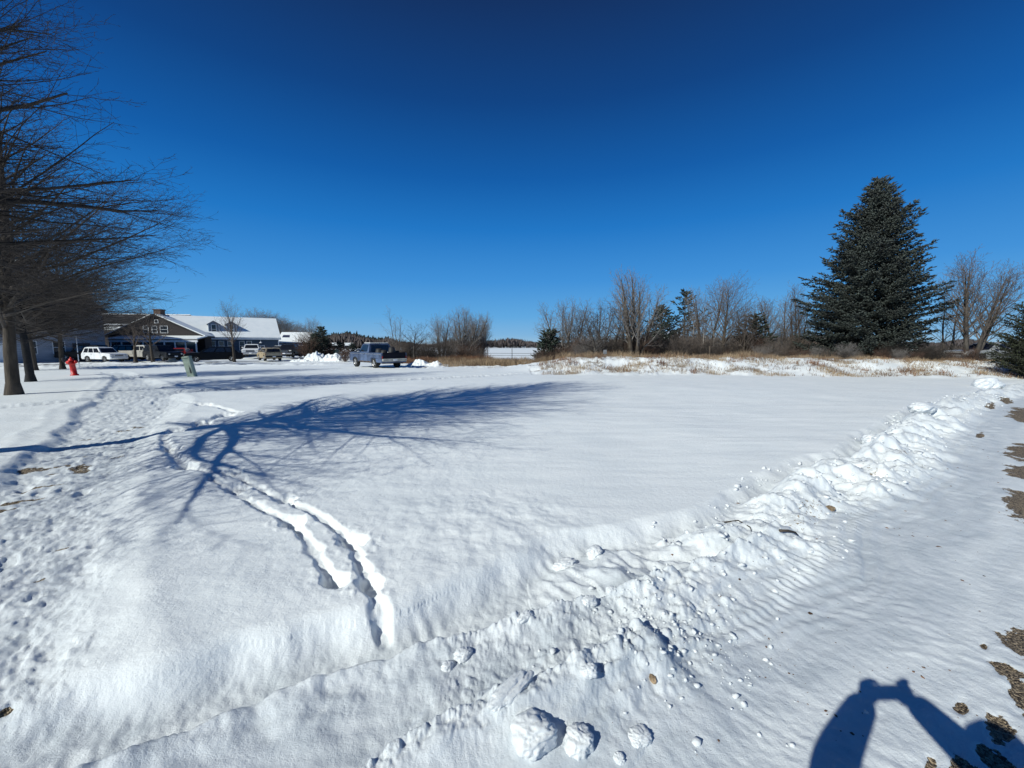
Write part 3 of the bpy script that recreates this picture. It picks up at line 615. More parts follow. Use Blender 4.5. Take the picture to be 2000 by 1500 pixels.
# conifers
def spindles(P0, D, Ln, Rd, rng):            # needle covered shoots: thin pointed spindles
    m = len(P0); U = np.cross(D, rng.normal(size=(m, 3))); U /= np.linalg.norm(U, axis=1, keepdims=True)+1e-9; Wv = np.cross(D, U)
    mid = P0+D*(Ln*.42)[:, None]; tip = P0+D*Ln[:, None]
    V = np.empty((m, 5, 3)); V[:, 0] = P0; V[:, 4] = tip
    for k in range(3):
        a = 2.094*k; V[:, 1+k] = mid+(U*math.cos(a)+Wv*math.sin(a))*Rd[:, None]
    f = np.array([(0, 2, 1), (0, 3, 2), (0, 1, 3), (4, 1, 2), (4, 2, 3), (4, 3, 1)])
    return V.reshape(-1, 3), (f[None]+(np.arange(m)*5)[:, None, None]).reshape(-1, 3)
def conifer(name, loc, H, R0, prof, seed, lv=.24, nb=9, sub=.13, shoot=.22, m=NEEDLE, label='', group=None, gap=.0, droop=.25, cat='tree', z0=.5, rise=0.2):
    rng = np.random.default_rng(seed); t = empty(name, loc, 0, label, cat, group)
    k = MB(); k.tube([(0, 0, -.3), (0, 0, H*.5), (0, 0, H*.97)], [R0*.045+.05, R0*.03, .02], 8); k.build('trunk', BARK, t, True)
    P0 = []; D = []; L = []; boughs = Wood()
    z = z0
    while z < H-.05:
        f = 1-z/H; Rz = R0*prof(f)
        n = max(4, int(nb*(.5+.6*prof(f))))
        for j in range(n):
            if rng.random() < gap*(1 if f > .3 else .3): continue
            az = 2*math.pi*(j+rng.random())/n+z*7; Lb = Rz*rng.uniform(.68, 1.16)*(1+.14*math.sin(az*3+z*1.3)+.07*math.sin(az*2-z*.8))
            sl_ = .9*(1-f)**2.2+rise-droop*f
            hx, hy = math.cos(az), math.sin(az); zz = z+rng.uniform(-.12, .12)
            def bp(q): return np.array([hx*Lb*q, hy*Lb*q, zz+Lb*(sl_*q*.8-droop*.75*q*(1-q)*1.3+.14*q*q)])
            boughs.add([tuple(bp(q)) for q in (0, .33, .66, .97)], [.035, .025, .016, .008], 3)
            ns = max(3, int(Lb/sub)); 
            for i in range(ns):
                q = (i+rng.random())/ns
                if q < .18 and Lb > 1.5: continue
                b = bp(q); dq = bp(min(1, q+.05))-bp(max(0, q-.05)); dq /= np.linalg.norm(dq)+1e-9
                for sgn in (-1, 1):
                    side = np.array([-hy*sgn, hx*sgn, 0]); sw = (.12+.30*(1-q)*min(1, Lb/2.5)+.10*rng.random())*min(1, Lb/1.2+.3)
                    dd = dq*.75+side*.8+np.array([0, 0, rng.uniform(-.35, .12)]); dd /= np.linalg.norm(dd)
                    q_ = 0
                    while q_ < sw*1.6:
                        e = dd*.8+rng.normal(size=3)*.33; e[2] += .1
                        P0.append(b+dd*q_+np.array([0, 0, -.25*q_*q_])); D.append(e/np.linalg.norm(e)); L.append(shoot*rng.uniform(.6, 1.25)); q_ += shoot*.5
            P0.append(bp(.97)); D.append(np.array([hx, hy, .45])/1.1); L.append(shoot*1.5)
        z += lv*rng.uniform(.8, 1.2)*(.75+.4*f)
    for i in range(14):
        P0.append(np.array([0, 0, H-.75+i*.05])); e = rng.normal(size=3)*.45; e[2] = 1; D.append(e/np.linalg.norm(e)); L.append(shoot*1.3)
    v, f_ = boughs.mesh(); np_mesh('branches', v, f_, BARK, t)
    L = np.array(L); v, f_ = spindles(np.array(P0), np.array(D), L, L*.17, rng)
    np_mesh('crown', v, f_, m, t)
    return t
bz = at(1688, 28.5)
Hs = P(1700, 344, 28.5)[2]-bz[2]-.2
def sprof(f): return float(np.interp(f, [0, .06, .155, .26, .42, .6, .75, .93, 1], [.03, .13, .29, .47, .73, .92, 1.0, 1.0, .9]))
conifer('blue_spruce', bz, Hs, 3.55, sprof, 71, lv=.25, nb=13, sub=.13, shoot=.25, label='huge full blue spruce towering over the far edge of the snowy field', gap=.15, z0=.3, rise=.04, droop=.16)
def tri(f): return float(np.interp(f, [0, .5, 1], [.04, .6, 1]))
def con(name, px, d, top, R0, seed, label, gap=.1, m=NEEDLED, lv=.34, nb=8, prof=tri, **k):
    b = at(px, d); return conifer(name, b, P(px, top, d)[2]-b[2], R0, prof, seed, lv=lv, nb=nb, sub=.22, shoot=.36, m=m, label=label, gap=gap, **k)
con('white_pine', 1335, 40, 573, 3.0, 72, 'pointed dark spruce with open separated boughs behind the white birches', gap=.30, lv=.5, nb=7, rise=.45)
c1 = con('dark_spruce', 1290, 38, 600, 2.6, 73, 'dense dark spruce behind the white roofed house', gap=.05)
c2 = con('dark_spruce', 1068, 34, 650, 1.25, 74, 'small dark conifer with layered boughs at the left end of the hedgerow', gap=.25)
reuse(c2, 'dark_spruce', at(1080, 34.6), 1.9, 1.05, 'small dark conifer right beside the layered one at the left end of the hedgerow')
con('dark_spruce', 1470, 33, 618, 2.2, 75, 'dark evergreen half hidden in the thicket left of the big spruce', gap=.12)
def yew(f): return float(np.interp(f, [0, .15, .5, .85, 1], [.15, .5, .9, 1, .9]))
b_ = at(1985, 20.5)
conifer('cedar_tree', at(2078, 19), 3.75, 1.95, yew, 77, lv=.16, nb=16, sub=.10, shoot=.13, m=NEEDLEC, label='rounded dark cedar cut off by the right edge of the picture', gap=0, droop=.1, z0=.1, rise=.35)
ev = con('dark_spruce', 628, 58, 640, 2.1, 78, 'narrow dark evergreen beside the bare roadside tree, at the end of the parking lot', gap=.05)
con('juniper', 617, 56, 652, 1.3, 79, 'dark bushy evergreen at the foot of the bare roadside tree', gap=.0)
y1 = con('young_spruce', 662, 60, 670, 1.3, 80, 'young dark spruce right of the green utility box', gap=.1)
reuse(y1, 'young_spruce', at(688, 62), 1, .9, 'young dark spruce behind the hood of the blue pickup')

# ---------------------------------------------------------------- undergrowth, dry grass, distant woods
SHR = dict(n=(6, 5, 4), sides=(4, 3, 3), tip=(.35, .4, .6), up=(.02, .04, .03), wob=(.12, .15, .18), dens=(7, 7.5), t0=(.12, .1), ang=((22, 48), (30, 60)), ratio=(0, .6), rr=(.6, .7), rmin=.0055, split=9)
shr = []
WORDS = 'first second third fourth fifth sixth seventh eighth ninth tenth eleventh twelfth thirteenth fourteenth fifteenth sixteenth seventeenth eighteenth nineteenth twentieth'.split()
def nth(i): return WORDS[i] if i < 20 else ('twenty ', 'thirty ', 'forty ', 'fifty ')[i//10-2+(0)]+WORDS[i % 10] if (i+1) % 10 else ('twentieth', 'thirtieth', 'fortieth', 'fiftieth', 'sixtieth')[(i+1)//10-2]
def shrub(px, d, h, seed_i, label, group):
    b = at(px, d, -.05)
    while len(shr) <= seed_i:
        k = len(shr); W_ = deciduous(200+k, 2.0, .028, lambda t: 1.1-.45*t, dict(SHR, stems=12+3*(k % 3), sang=(4, 40)))
        v, f = W_[0].mesh(); me = np_mesh('bare_shrub', v, f, (TWIGB, TWIGR, TWIG, TWIGG)[k % 4]); shr.append([me.data, me])
    if shr[seed_i][1] is not None: o = shr[seed_i][1]; shr[seed_i][1] = None
    else: o = bpy.data.objects.new('bare_shrub', shr[seed_i][0]); C.objects.link(o)
    o.location = b; q = h/1.9; o.scale = (q*1.15, q*1.15, q); o.rotation_euler = (0, 0, px*.37+d)
    return tag(o, label, 'shrub', group)
HUE = ('brown', 'russet', 'dark', 'pale grey')*2
rg = random.Random(9)
def hedge(n, px0, px1, d0, d1, h0, h1, where, group, hf=lambda p: 1):
    for i in range(n):
        px = px0+i*(px1-px0)/n+rg.uniform(-5, 5); d = rg.uniform(d0, d1); h = rg.uniform(h0, h1)*hf(px); k = rg.randrange(8)
        shrub(px, d, h, k, '%s %s shrub, %s from the left %s' % ('tall' if h > (h0+h1)/2 else 'low', HUE[k], nth(i), where), group)
hedge(59, 1052, 1590, 29.5, 34, 1.0, 2.3, 'in the undergrowth behind the bank', 'leafless shrubs of the undergrowth left of the big spruce', lambda p: .7 if p < 1120 else 1)
hedge(24, 1598, 1990, 23.8, 27, .5, 1.15, 'at the foot of the big spruce', 'low leafless shrubs at the foot of the big spruce')
hedge(19, 768, 952, 42, 50, 1.2, 2.6, 'under the field edge trees', 'leafless shrubs under the field edge trees')
for px, d, h, lb in ((640, 57, 1.7, 'leafless reddish bush behind the green utility box'), (672, 44, 1.5, 'rust brown bush beside the snow heap, left of the blue pickup'), (525, 58, 1.7, 'brown bush at the right corner of the long blue house'),
                 (600, 55, 3.2, 'tall tangled brown bush left of the narrow dark evergreen')):
    shrub(px, d, h, 1, lb, None)

def blades(name, n, fx, m, hmin, hmax, wd, seed, lean=.35):
    rng = np.random.default_rng(seed); x, y, hs_ = fx(rng, n); n = len(x)
    z = relief(x, y)[0] if False else relief(x, y)
    h = rng.uniform(hmin, hmax, n)*hs_; a = rng.uniform(0, 6.28, n); w_ = wd*rng.uniform(.6, 1.4, n)
    ca, sa = np.cos(a)*w_, np.sin(a)*w_; l = rng.normal(size=(n, 2))*lean*h[:, None]
    B = np.stack([x, y, z-.02], 1)
    V = np.empty((n, 5, 3)); V[:, 0] = B+np.stack([ca, sa, 0*ca], 1); V[:, 1] = B-np.stack([ca, sa, 0*ca], 1)
    Mx = B+np.stack([l[:, 0]*.4, l[:, 1]*.4, h*.6], 1); q = np.stack([ca, sa, 0*ca], 1)*.7
    V[:, 2] = Mx-q; V[:, 3] = Mx+q; V[:, 4] = B+np.stack([l[:, 0], l[:, 1], h], 1)
    f = np.array([(0, 1, 2), (0, 2, 3), (3, 2, 4)])
    o = np_mesh(name, V.reshape(-1, 3), (f[None]+(np.arange(n)*5)[:, None, None]).reshape(-1, 3), m)
    return tag(o, kind='stuff')
def rbank(lo, hi, x0, x1, sc_, thr, seed):
    def fx(rng, n):
        x = rng.uniform(x0, x1, n*4); y = rng.uniform(lo, hi, n*4)
        dn = fbm(x*sc_, y*sc_, seed, 3)+.25*pn(x*3, y*3, seed+9)
        k = (dn > thr+rng.uniform(-.25, .2, n*4)); x, y, dn = x[k][:n], y[k][:n], dn[k][:n]
        return x, y, .7+1.2*np.clip(dn, 0, .6)
    return fx
tag(blades('dry_grass', 34000, rbank(19.2, 26.5, 1.6, 34, .45, .02, 301), DRY, .05, .26, .007, 1), 'sparse tan dead grass poking through the snow of the bank', 'grass')
tag(blades('dry_weeds', 11000, rbank(19.6, 25.5, 1.5, 30, .8, .42, 311), DRYR, .06, .26, .009, 2), 'russet clumps of dead weeds on the snowy bank', 'weeds')
tag(blades('tall_dry_grass', 11000, rbank(25.2, 28.2, 3, 36, .35, .08, 321), DRY, .15, .50, .008, 3), 'tall tan grass along the foot of the undergrowth', 'grass')
tag(blades('marsh_grass', 20000, rbank(29, 42, -7.2, 3, .25, .10, 331), DRY, .12, .6, .010, 4), 'tan marsh grass between the blue pickup and the bank', 'grass')
tag(blades('brown_marsh_grass', 12000, rbank(36, 43, -11.5, -2, .3, .08, 341), DRYR, .25, .7, .012, 5), 'rust brown grass below the field edge trees', 'grass')
def wood_band(name, px0, px1, d0, d1, n, h0, h1, wq, m, seed, label, topf=None):
    rng = np.random.default_rng(seed); px = rng.uniform(px0, px1, n); d = rng.uniform(d0, d1, n)
    x = (px-1000)/FPX*d; z = relief(x, d); h = rng.uniform(h0, h1, n)
    if topf is not None: h *= topf(px)
    P0 = []; D = []; L = []; Rr = []
    base = np.stack([x, d, z-.3], 1)
    for k in range(6):
        e = rng.normal(size=(n, 3))*.28; e[:, 2] = 1; e /= np.linalg.norm(e, axis=1, keepdims=True)
        P0.append(base+np.stack([rng.normal(size=n)*h*.16, rng.normal(size=n)*h*.1, h*.10*k], 1)); D.append(e); L.append(h*(.95-.1*k)); Rr.append(h*wq*rng.uniform(.5, 1.3, n))
    v, f = spindles(np.vstack(P0), np.vstack(D), np.concatenate(L), np.concatenate(Rr), rng)
    o = np_mesh(name, v, f, m); tag(o, label, 'woods', None, 'stuff'); return o
FARW = mat('far_wood', (.082, .068, .066), .95, .35, .02)
FARD = mat('far_conifer', (.020, .028, .026), .95, .35, .02)
BACKW = mat('back_wood', (.10, .080, .066), .95, .4, .3)
hump = lambda px: 1+.25*np.sin(px*.021)+.18*np.sin(px*.057+1)
wood_band('distant_woods', -500, 2500, 390, 470, 6500, 5.5, 9.0, .10, FARW, 401, 'grey brown line of distant woods beyond the snowy fields', hump)
wood_band('distant_woods', 560, 770, 330, 380, 700, 7, 11, .10, FARW, 402, 'higher brown woods on the distant rise behind the blue pickup', hump)
wood_band('distant_pines', 575, 765, 345, 372, 70, 9, 13, .14, FARD, 403, 'dark pine crowns in the distant woods behind the blue pickup', hump)
wood_band('hedgerow_woods', 1050, 1640, 40, 62, 2600, 1.8, 4.0, .010, BACKW, 404, 'hazy brown wood behind the hedgerow trees and the far white roofed house', lambda px: np.interp(px, [1050, 1130, 1200, 1600], [.35, .8, 1.0, 1.05]))
wood_band('scrub_woods', 1780, 2300, 55, 90, 1500, 1.2, 2.8, .014, BACKW, 405, 'low brown scrub seen under the fanned tree at right', None)
bt0 = [q for q in bpy.data.objects if q.name == 'roadside_tree'][0]
for i, (px, d, top, lb) in enumerate(((498, 108, 618, 'leftmost'), (512, 104, 619, 'second from the left'), (526, 100, 622, 'third from the left'), (540, 106, 626, 'middle, tallest looking'), (552, 102, 629, 'just right of the roof end'), (563, 104, 636, 'above the garage ridge'), (576, 100, 641, 'above the garage end'), (590, 98, 642, 'rightmost'))):
    b_ = at(px, d); q = (P(px, top, d)[2]-b_[2])/(P(613, 614, 62)[2]-gz(X(613, 62), 62))
    reuse(bt0, 'roof_line_tree', b_, i*1.3+.4, (q*1.5, q*1.5, q), 'bare treetop behind the long house and garage roofs, '+lb, 'treetops behind the roofs')

# ---------------------------------------------------------------- snow heaps, chunks, crumbs
def heap(loc, rx, ry, h, seed, label, group=None, rz=0, res=70):
    u = np.linspace(-1.25, 1.25, res); xx, yy = np.meshgrid(u, u)
    rr = np.hypot(xx, yy)+.22*fbm(xx*1.6, yy*1.6, seed, 2)
    X_ = xx*rx; Y_ = yy*ry
    z = h*smooth(1.05, .15, rr)*(.75+.5*fbm(X_*1.3, Y_*1.3, seed+3, 3))+smooth(1.15, .8, rr)*(.16*h*clods(X_*2.6, Y_*2.6, seed+5, .7, .15, .6)+.12*h*fbm(X_*6, Y_*6, seed+7, 4, .6))-.12
    V = np.stack([X_.ravel(), Y_.ravel(), z.ravel()], 1)
    i = np.arange(res-1)[:, None]*res+np.arange(res-1)[None]; F = np.stack([i, i+1, i+res+1, i+res], -1).reshape(-1, 4)
    o = np_mesh('snow_heap', V, F, SNOW, smooth=True); o.location = loc; o.rotation_euler = (0, 0, rz)
    return tag(o, label, 'snow heap', group)
heap(at(818, 30.5), 1.2, .9, .72, 501, 'ploughed snow heap just right of the blue pickup')
heap(at(848, 29.6), 1.15, .9, .55, 502, 'lower ploughed snow heap at the edge of the weeds, right of the pickup')
heap(at(614, 47), 1.7, 1.4, 1.25, 503, 'ploughed snow heap below the dark evergreens at the lot corner')
heap(at(651, 46), 2.0, 1.2, 1.15, 504, 'wide ploughed snow heap in front of the green utility box')
heap(at(585, 44.5), 1.8, .8, .45, 505, 'low snow heap right of the tan car')
heap(at(338, 46), 1.1, 1.0, .8, 506, 'small shaded snow heap between the dark pickup and the long black car')
def ico(sub):
    import bmesh
    bm = bmesh.new(); bmesh.ops.create_icosphere(bm, subdivisions=sub, radius=1); bm.verts.ensure_lookup_table()
    V = np.array([v.co[:] for v in bm.verts]); F = np.array([[v.index for v in f.verts] for f in bm.faces]); bm.free(); return V, F
IC5 = ico(5); IC1 = ico(1)
def chunk(px, py, sx, sy, sz, seed, label, rz=0, group=None, m=SNOWP, name='snow_chunk', cat='snow chunk', lift=.08, flat=.0):
    V, F = IC5; n = V.copy()
    q = 1+.24*fbm(n[:, 0]*1.1+seed, n[:, 1]*1.1+n[:, 2]*.9, seed, 3)-.22*np.abs(fbm(n[:, 0]*2.1+seed+n[:, 2]*1.3, n[:, 1]*2.1+n[:, 2]*1.7, seed+2, 3, .5))+.025*fbm(n[:, 0]*9, n[:, 1]*8+n[:, 2]*7, seed+4, 4, .7)
    p = np.sign(n)*np.abs(n)**(.86 if sx < .2 else 1.0); p = p*q[:, None]*np.array([sx, sy, sz])*.9
    x, y = G(px, py, .05); z = gz(x, y)
    o = np_mesh(name, p, F, m, smooth=True); o.location = (x, y, z+sz*(lift-.12)); o.rotation_euler = (.1*math.sin(seed), .1*math.cos(seed), rz)
    return tag(o, label, cat, group)
chunk(1042, 1440, .098, .09, .075, 11, 'big boulder of snow at the bottom edge of the picture, left of the round one', .6)
chunk(1130, 1442, .066, .064, .062, 12, 'round boulder of snow beside the biggest one at the bottom edge', .2)
chunk(1250, 1425, .06, .045, .028, 13, 'flat slab of snow right of the round snow boulder', .5)
chunk(1210, 1468, .024, .022, .022, 14, 'fist sized snow lump between the round boulder and the flat slab', 0)
chunk(1000, 1378, .14, .048, .035, 15, 'long slab of snow lying along the nearest rut edge', .75, lift=.1)
chunk(1150, 1345, .042, .036, .03, 16, 'lumpy snow chunk above the round snow boulder', .3)
chunk(905, 1278, .055, .04, .035, 17, 'smooth snow slab on the farther rut edge, rightmost of two', .7)
chunk(875, 1300, .04, .03, .028, 18, 'smooth snow slab on the farther rut edge, leftmost of two', .9)
chunk(1192, 1170, .038, .028, .032, 19, 'upright snow block at the right end of the farther rut edge', .4, lift=.5)
chunk(1150, 1190, .055, .04, .035, 20, 'snow chunk just left of the upright snow block', .4)
chunk(1025, 1222, .06, .03, .03, 21, 'snow slab in the middle of the farther rut edge', .7)
chunk(1105, 1100, .10, .07, .05, 22, 'rounded broken lump of snow on the corner of the drive bank', .4, lift=.2)
chunk(1162, 1086, .08, .065, .06, 23, 'jagged lump of snow on the corner of the drive bank, right of the rounded one', .9, lift=.25)
chunk(1565, 925, .14, .10, .08, 24, 'large lump in the drive bank where the bank is highest', 1.1)
chunk(1700, 868, .22, .14, .12, 25, 'broad lump on the crest of the drive bank', .8)
chunk(1800, 822, .5, .22, .14, 26, 'smooth white drift capping the drive bank', .5, lift=.35)
chunk(1930, 752, .8, .4, .32, 27, 'far smooth hump of snow at the end of the drive bank below the cedar', .4, lift=.3)
STONE = mat('stone_tan', (.30, .22, .14), .9, .4, 20, bump=.01, bscale=40)
chunk(1274, 1330, .016, .026, .016, 31, 'tan stone frozen into the spilled snow clods', .3, m=STONE, name='stone', cat='stone', lift=.5)
chunk(1622, 992, .05, .035, .03, 32, 'tan stone at the foot of the high drive bank', .3, m=STONE, name='stone', cat='stone', lift=.5)
def scatter(name, n, area, r0, r1, m, seed, label, flatz=1.0):
    rng = np.random.default_rng(seed); x, y = area(rng, n); n = len(x); z = relief(x, y)
    V, F = IC1; r = r0+(r1-r0)*rng.random(n)**3; q = rng.uniform(.55, 1.45, (n, len(V), 1))
    sc3 = np.stack([r*rng.uniform(.7, 1.4, n), r*rng.uniform(.7, 1.4, n), r*flatz*rng.uniform(.6, 1, n)], 1)
    P_ = V[None]*q*sc3[:, None]+np.stack([x, y, z+r*flatz*.35], 1)[:, None]
    o = np_mesh(name, P_.reshape(-1, 3), (F[None]+(np.arange(n)*len(V))[:, None, None]).reshape(-1, 3), m)
    return tag(o, label, name.split('_')[-1], None, 'stuff')
def along(off0, off1, a0, a1):
    def f(rng, n):
        a = a0+(a1-a0)*rng.random(n)**1.3; pts = np.array(FE); seg = np.hypot(*(pts[1:]-pts[:-1]).T); cum = np.concatenate([[0], np.cumsum(seg)])
        i = np.clip(np.searchsorted(cum, a)-1, 0, len(seg)-1); t = (a-cum[i])/seg[i]; p = pts[i]+(pts[i+1]-pts[i])*t[:, None]
        d = (pts[i+1]-pts[i])/seg[i][:, None]; o = rng.uniform(off0, off1, n)+rng.normal(size=n)*.05
        return p[:, 0]-d[:, 1]*o, p[:, 1]+d[:, 0]*o
    return f
def disc(cx, cy, r):
    return lambda rng, n: (cx+rng.normal(size=n)*r, cy+rng.normal(size=n)*r*.8)
scatter('snow_crumbs', 1100, along(-.85, .1, 5.6, 22), .003, .026, SNOWP, 601, 'crumbs of snow scattered over the bank beside the drive')
scatter('spilled_snow_clods', 420, disc(.86, 1.93, .27), .002, .015, SNOWP, 602, 'small clods of snow spilled over the corner of the drive')
scatter('leaf_litter', 260, along(-1.6, 0, 5.2, 14), .003, .010, LEAFLIT, 603, 'bits of brown leaf and bark on the snow of the drive', .4)
scatter('leaf_bits', 90, disc(1.3, 2.1, .55), .002, .006, LEAFLIT, 604, 'tiny brown leaf bits between the spilled snow clods', .4)
def stick(pts, r, label):
    q = []
    for (px, py), dz in pts:
        x, y = G(px, py, .03); q.append((x, y, gz(x, y)+dz))
    m_ = MB(); m_.tube(q, [r, r*.9, r*.7, r*.35][:len(q)], 6); return tag(m_.build('fallen_twig', BARKB, None, True), label, 'twig')
stick((((1413, 1043), .02), ((1440, 1043), .03), ((1463, 1056), .015), ((1466, 1062), .01)), .006, 'thin curved brown twig on the drive bank')
stick((((1521, 1065), .012), ((1538, 1062), .02), ((1552, 1060), .02), ((1557, 1059), .015)), .010, 'short thick brown twig lying on the drive, right of the curved one')

# ---------------------------------------------------------------- street things
RED = mat('hydrant_red', (.50, .012, .010), .45, .25, 8, spec=.5); BLACK = mat('black_matt', (.02, .02, .022), .6, .2, 5)
hx, hy, hz = at(138, 21.6); hyd = empty('fire_hydrant', (hx, hy, hz), .3, 'tall red fire hydrant half sunk in snow on the left lawn', 'fire hydrant')
hyd.rotation_euler = (0, R(-5), .3)
b = MB(); b.lathe([(.17, -.1), (.17, .06), (.125, .08), (.120, .62), (.15, .64), (.15, .68), (.125, .70), (.125, .80)], n=24); b.build('barrel', RED, hyd, True)
b = MB(); b.lathe([(.145, .80), (.145, .835), (.12, .85), (.10, .92), (.06, .965), (.03, .98), (.03, 1.03), (.001, 1.03)], n=24); b.build('bonnet', RED, hyd, True)
b = MB(); b.lathe([(.085, .10), (.085, .20), (.11, .20), (.11, .27), (.03, .28), (.03, .31)], (0, 0, .74), 'y', 16); [None]
for i, (ax_, r_) in enumerate((('x', .07), ('x', -.07), ('y', -.09))):
    b = MB(); q = abs(r_); sg = 1 if r_ > 0 else -1
    b.lathe([(q, 0), (q, sg*.155), (q*1.2, sg*.155), (q*1.2, sg*.21), (q*.3, sg*.22), (q*.3, sg*.25)], (0, 0, .74), ax_, 14)
    n_ = b.build('nozzle', RED, hyd, True)
b = MB(); b.lathe([(.10, -.30), (.13, -.30), (.13, -.34), (.04, -.36)], (0, .02, .90), 'x', 16); b.build('cap', BLACK, hyd, True)
GREENG = mat('pedestal_green', (.30, .36, .29), .6, .12, 4)
ux_, uy_, uz_ = at(371, 19.3); ped = empty('utility_pedestal', (ux_, uy_, uz_-.1), .25, 'grey green utility pedestal leaning left in the snow', 'utility box'); ped.rotation_euler = (R(3), R(-9), .25)
b = MB(); b.box(-.16, .16, -.13, .13, 0, 1.02, .015); b.build('cabinet', GREENG, ped)
b = MB(); b.box(-.175, .175, -.145, .145, 1.02, 1.13, .03); b.build('lid', GREENG, ped)
b = MB(); b.box(-.13, .13, -.142, -.132, .12, .95, .003); b.build('door', GREENG, ped)
b = MB(); b.box(.03, .075, -.16, -.143, .28, .58, .004); b.box(.035, .07, -.15, -.1425, .62, .66); b.build('latch', BLACK, ped)
WHITEP = mat('white_paint', (.75, .76, .78), .5, .08, 3)
px_, py_, pz_ = at(149, 31.0); mk = empty('marker_pole', (px_, py_, pz_), 0, 'thin white marker pole with dark bands left of the white car', 'marker pole')
b = MB(); b.tube([(0, 0, -.2), (.01, 0, 1.3), (.04, 0, 2.65)], .028, 8); b.build('rod', WHITEP, mk, True)
b = MB()
for z in (1.9, 1.2, .5): b.tube([(.011+z*.004, 0, z), (.012+z*.004, 0, z+.14)], .033, 8)
b.build('bands', BLACK, mk, True)
BOXG = mat('box_green', (.05, .12, .09), .6, .15, 3)
ub = empty('transformer_box', at(650, 58), -.1, 'dark green ground transformer box behind the snow heap', 'utility box')
b = MB(); b.box(-.7, .7, -.5, .5, -.1, 1.15, .04); b.build('cabinet', BOXG, ub); b = MB(); b.box(-.74, .74, -.54, .54, 1.152, 1.23, .02); b.build('lid', BOXG, ub)
b = MB(); b.box(-.62, -.02, -.515, -.503, .1, 1.0); b.box(.02, .62, -.515, -.503, .1, 1.0); b.build('door', BOXG, ub)
GALV = mat('galvanised', (.28, .28, .28), .5, .15, 6, metal=.6)
lx, ly, lz = at(687, 92); lp = empty('street_light', (lx, ly, lz), 0, 'street light with a single arm above the hood of the blue pickup', 'street light')
b = MB(); b.tube([(0, 0, -.2), (0, 0, 4.6)], [.10, .07], 8); b.build('post', BLACK, lp, True)
b = MB(); b.tube([(0, 0, 4.55), (.8, 0, 4.62), (1.6, 0, 4.5)], .045, 6); b.build('arm', BLACK, lp, True); b = MB(); b.box(1.4, 1.9, -.15, .15, 4.36, 4.48, .03); b.build('lamp_head', BLACK, lp)
WOODP = mat('pole_wood', (.10, .075, .055), .9, .25, 5, stretch=(1, 1, .2))
def upole(px, d, top, label, arms=1):
    b0 = at(px, d); H = P(px, top, d)[2]-b0[2]; t = empty('utility_pole', b0, .2, label, 'utility pole')
    m_ = MB(); m_.tube([(0, 0, -.2), (0, 0, H)], [.13, .09], 8); m_.build('post', WOODP, t, True)
    for k in range(arms):
        m_ = MB(); m_.box(-1.1, 1.1, -.06, .06, H-1.0-k*.55, H-.88-k*.55); m_.build('crossarm', WOODP, t)
    return t, H
upole(1110, 44, 646, 'utility pole with crossbars behind the open spreading tree', 2)
upole(624, 70, 646, 'plain utility pole in front of the narrow dark evergreen', 1)
WIRE = mat('wire_black', (.03, .03, .03), .6, .1, 2)
for k, (z1, z2, lb) in enumerate(((647, 657, 'upper power line crossing the sky above the blue pickup'), (651, 660, 'lower power line crossing the sky above the blue pickup'))):
    p0 = P(596, z1, 70); p1 = P(765, z2, 100); m_ = MB()
    m_.tube([(p0[0]+(p1[0]-p0[0])*t, p0[1]+(p1[1]-p0[1])*t, p0[2]+(p1[2]-p0[2])*t-.9*t*(1-t)) for t in [i/8 for i in range(9)]], .014, 4)
    tag(m_.build('power_line', WIRE), lb, 'power line')
sg_ = empty('field_sign', at(1182, 24.6), 0, 'small pale sign on a short post on the snowy bank', 'sign')
b = MB(); b.box(-.018, .018, -.018, .018, -.1, .42); b.build('post', GALV, sg_); b = MB(); b.box(-.11, .11, -.030, -.020, .18, .44, .003); b.build('panel', GALV, sg_)
for px, d, top, lb in ((832, 47, 662, 'thin bare post in the marsh grass, taller of two'), (1000, 52, 680, 'short fence post in the far field'), (952, 54, 681, 'short fence post in the far field left of the other'), (1387, 25.3, 676, 'grey wooden stake at the foot of the straight trunked tree')):
    b0 = at(px, d); H = P(px, top, d)[2]-b0[2]; m_ = MB(); m_.tube([(0, 0, -.1), (.01, 0, H*.6), (0, .01, H)], [.045, .04, .035], 7); o = m_.build('wooden_post', WOODP, None, True); o.location = b0; tag(o, lb, 'post')
m_ = MB(); a_, c_ = at(925, 54, .75), at(1045, 52, .75); m_.tube([a_, c_], .02, 4); m_.tube([(a_[0], a_[1], a_[2]-.3), (c_[0], c_[1], c_[2]-.3)], .02, 4); tag(m_.build('fence_wire', WIRE), 'dark double fence wire across the far snowy field', 'fence')

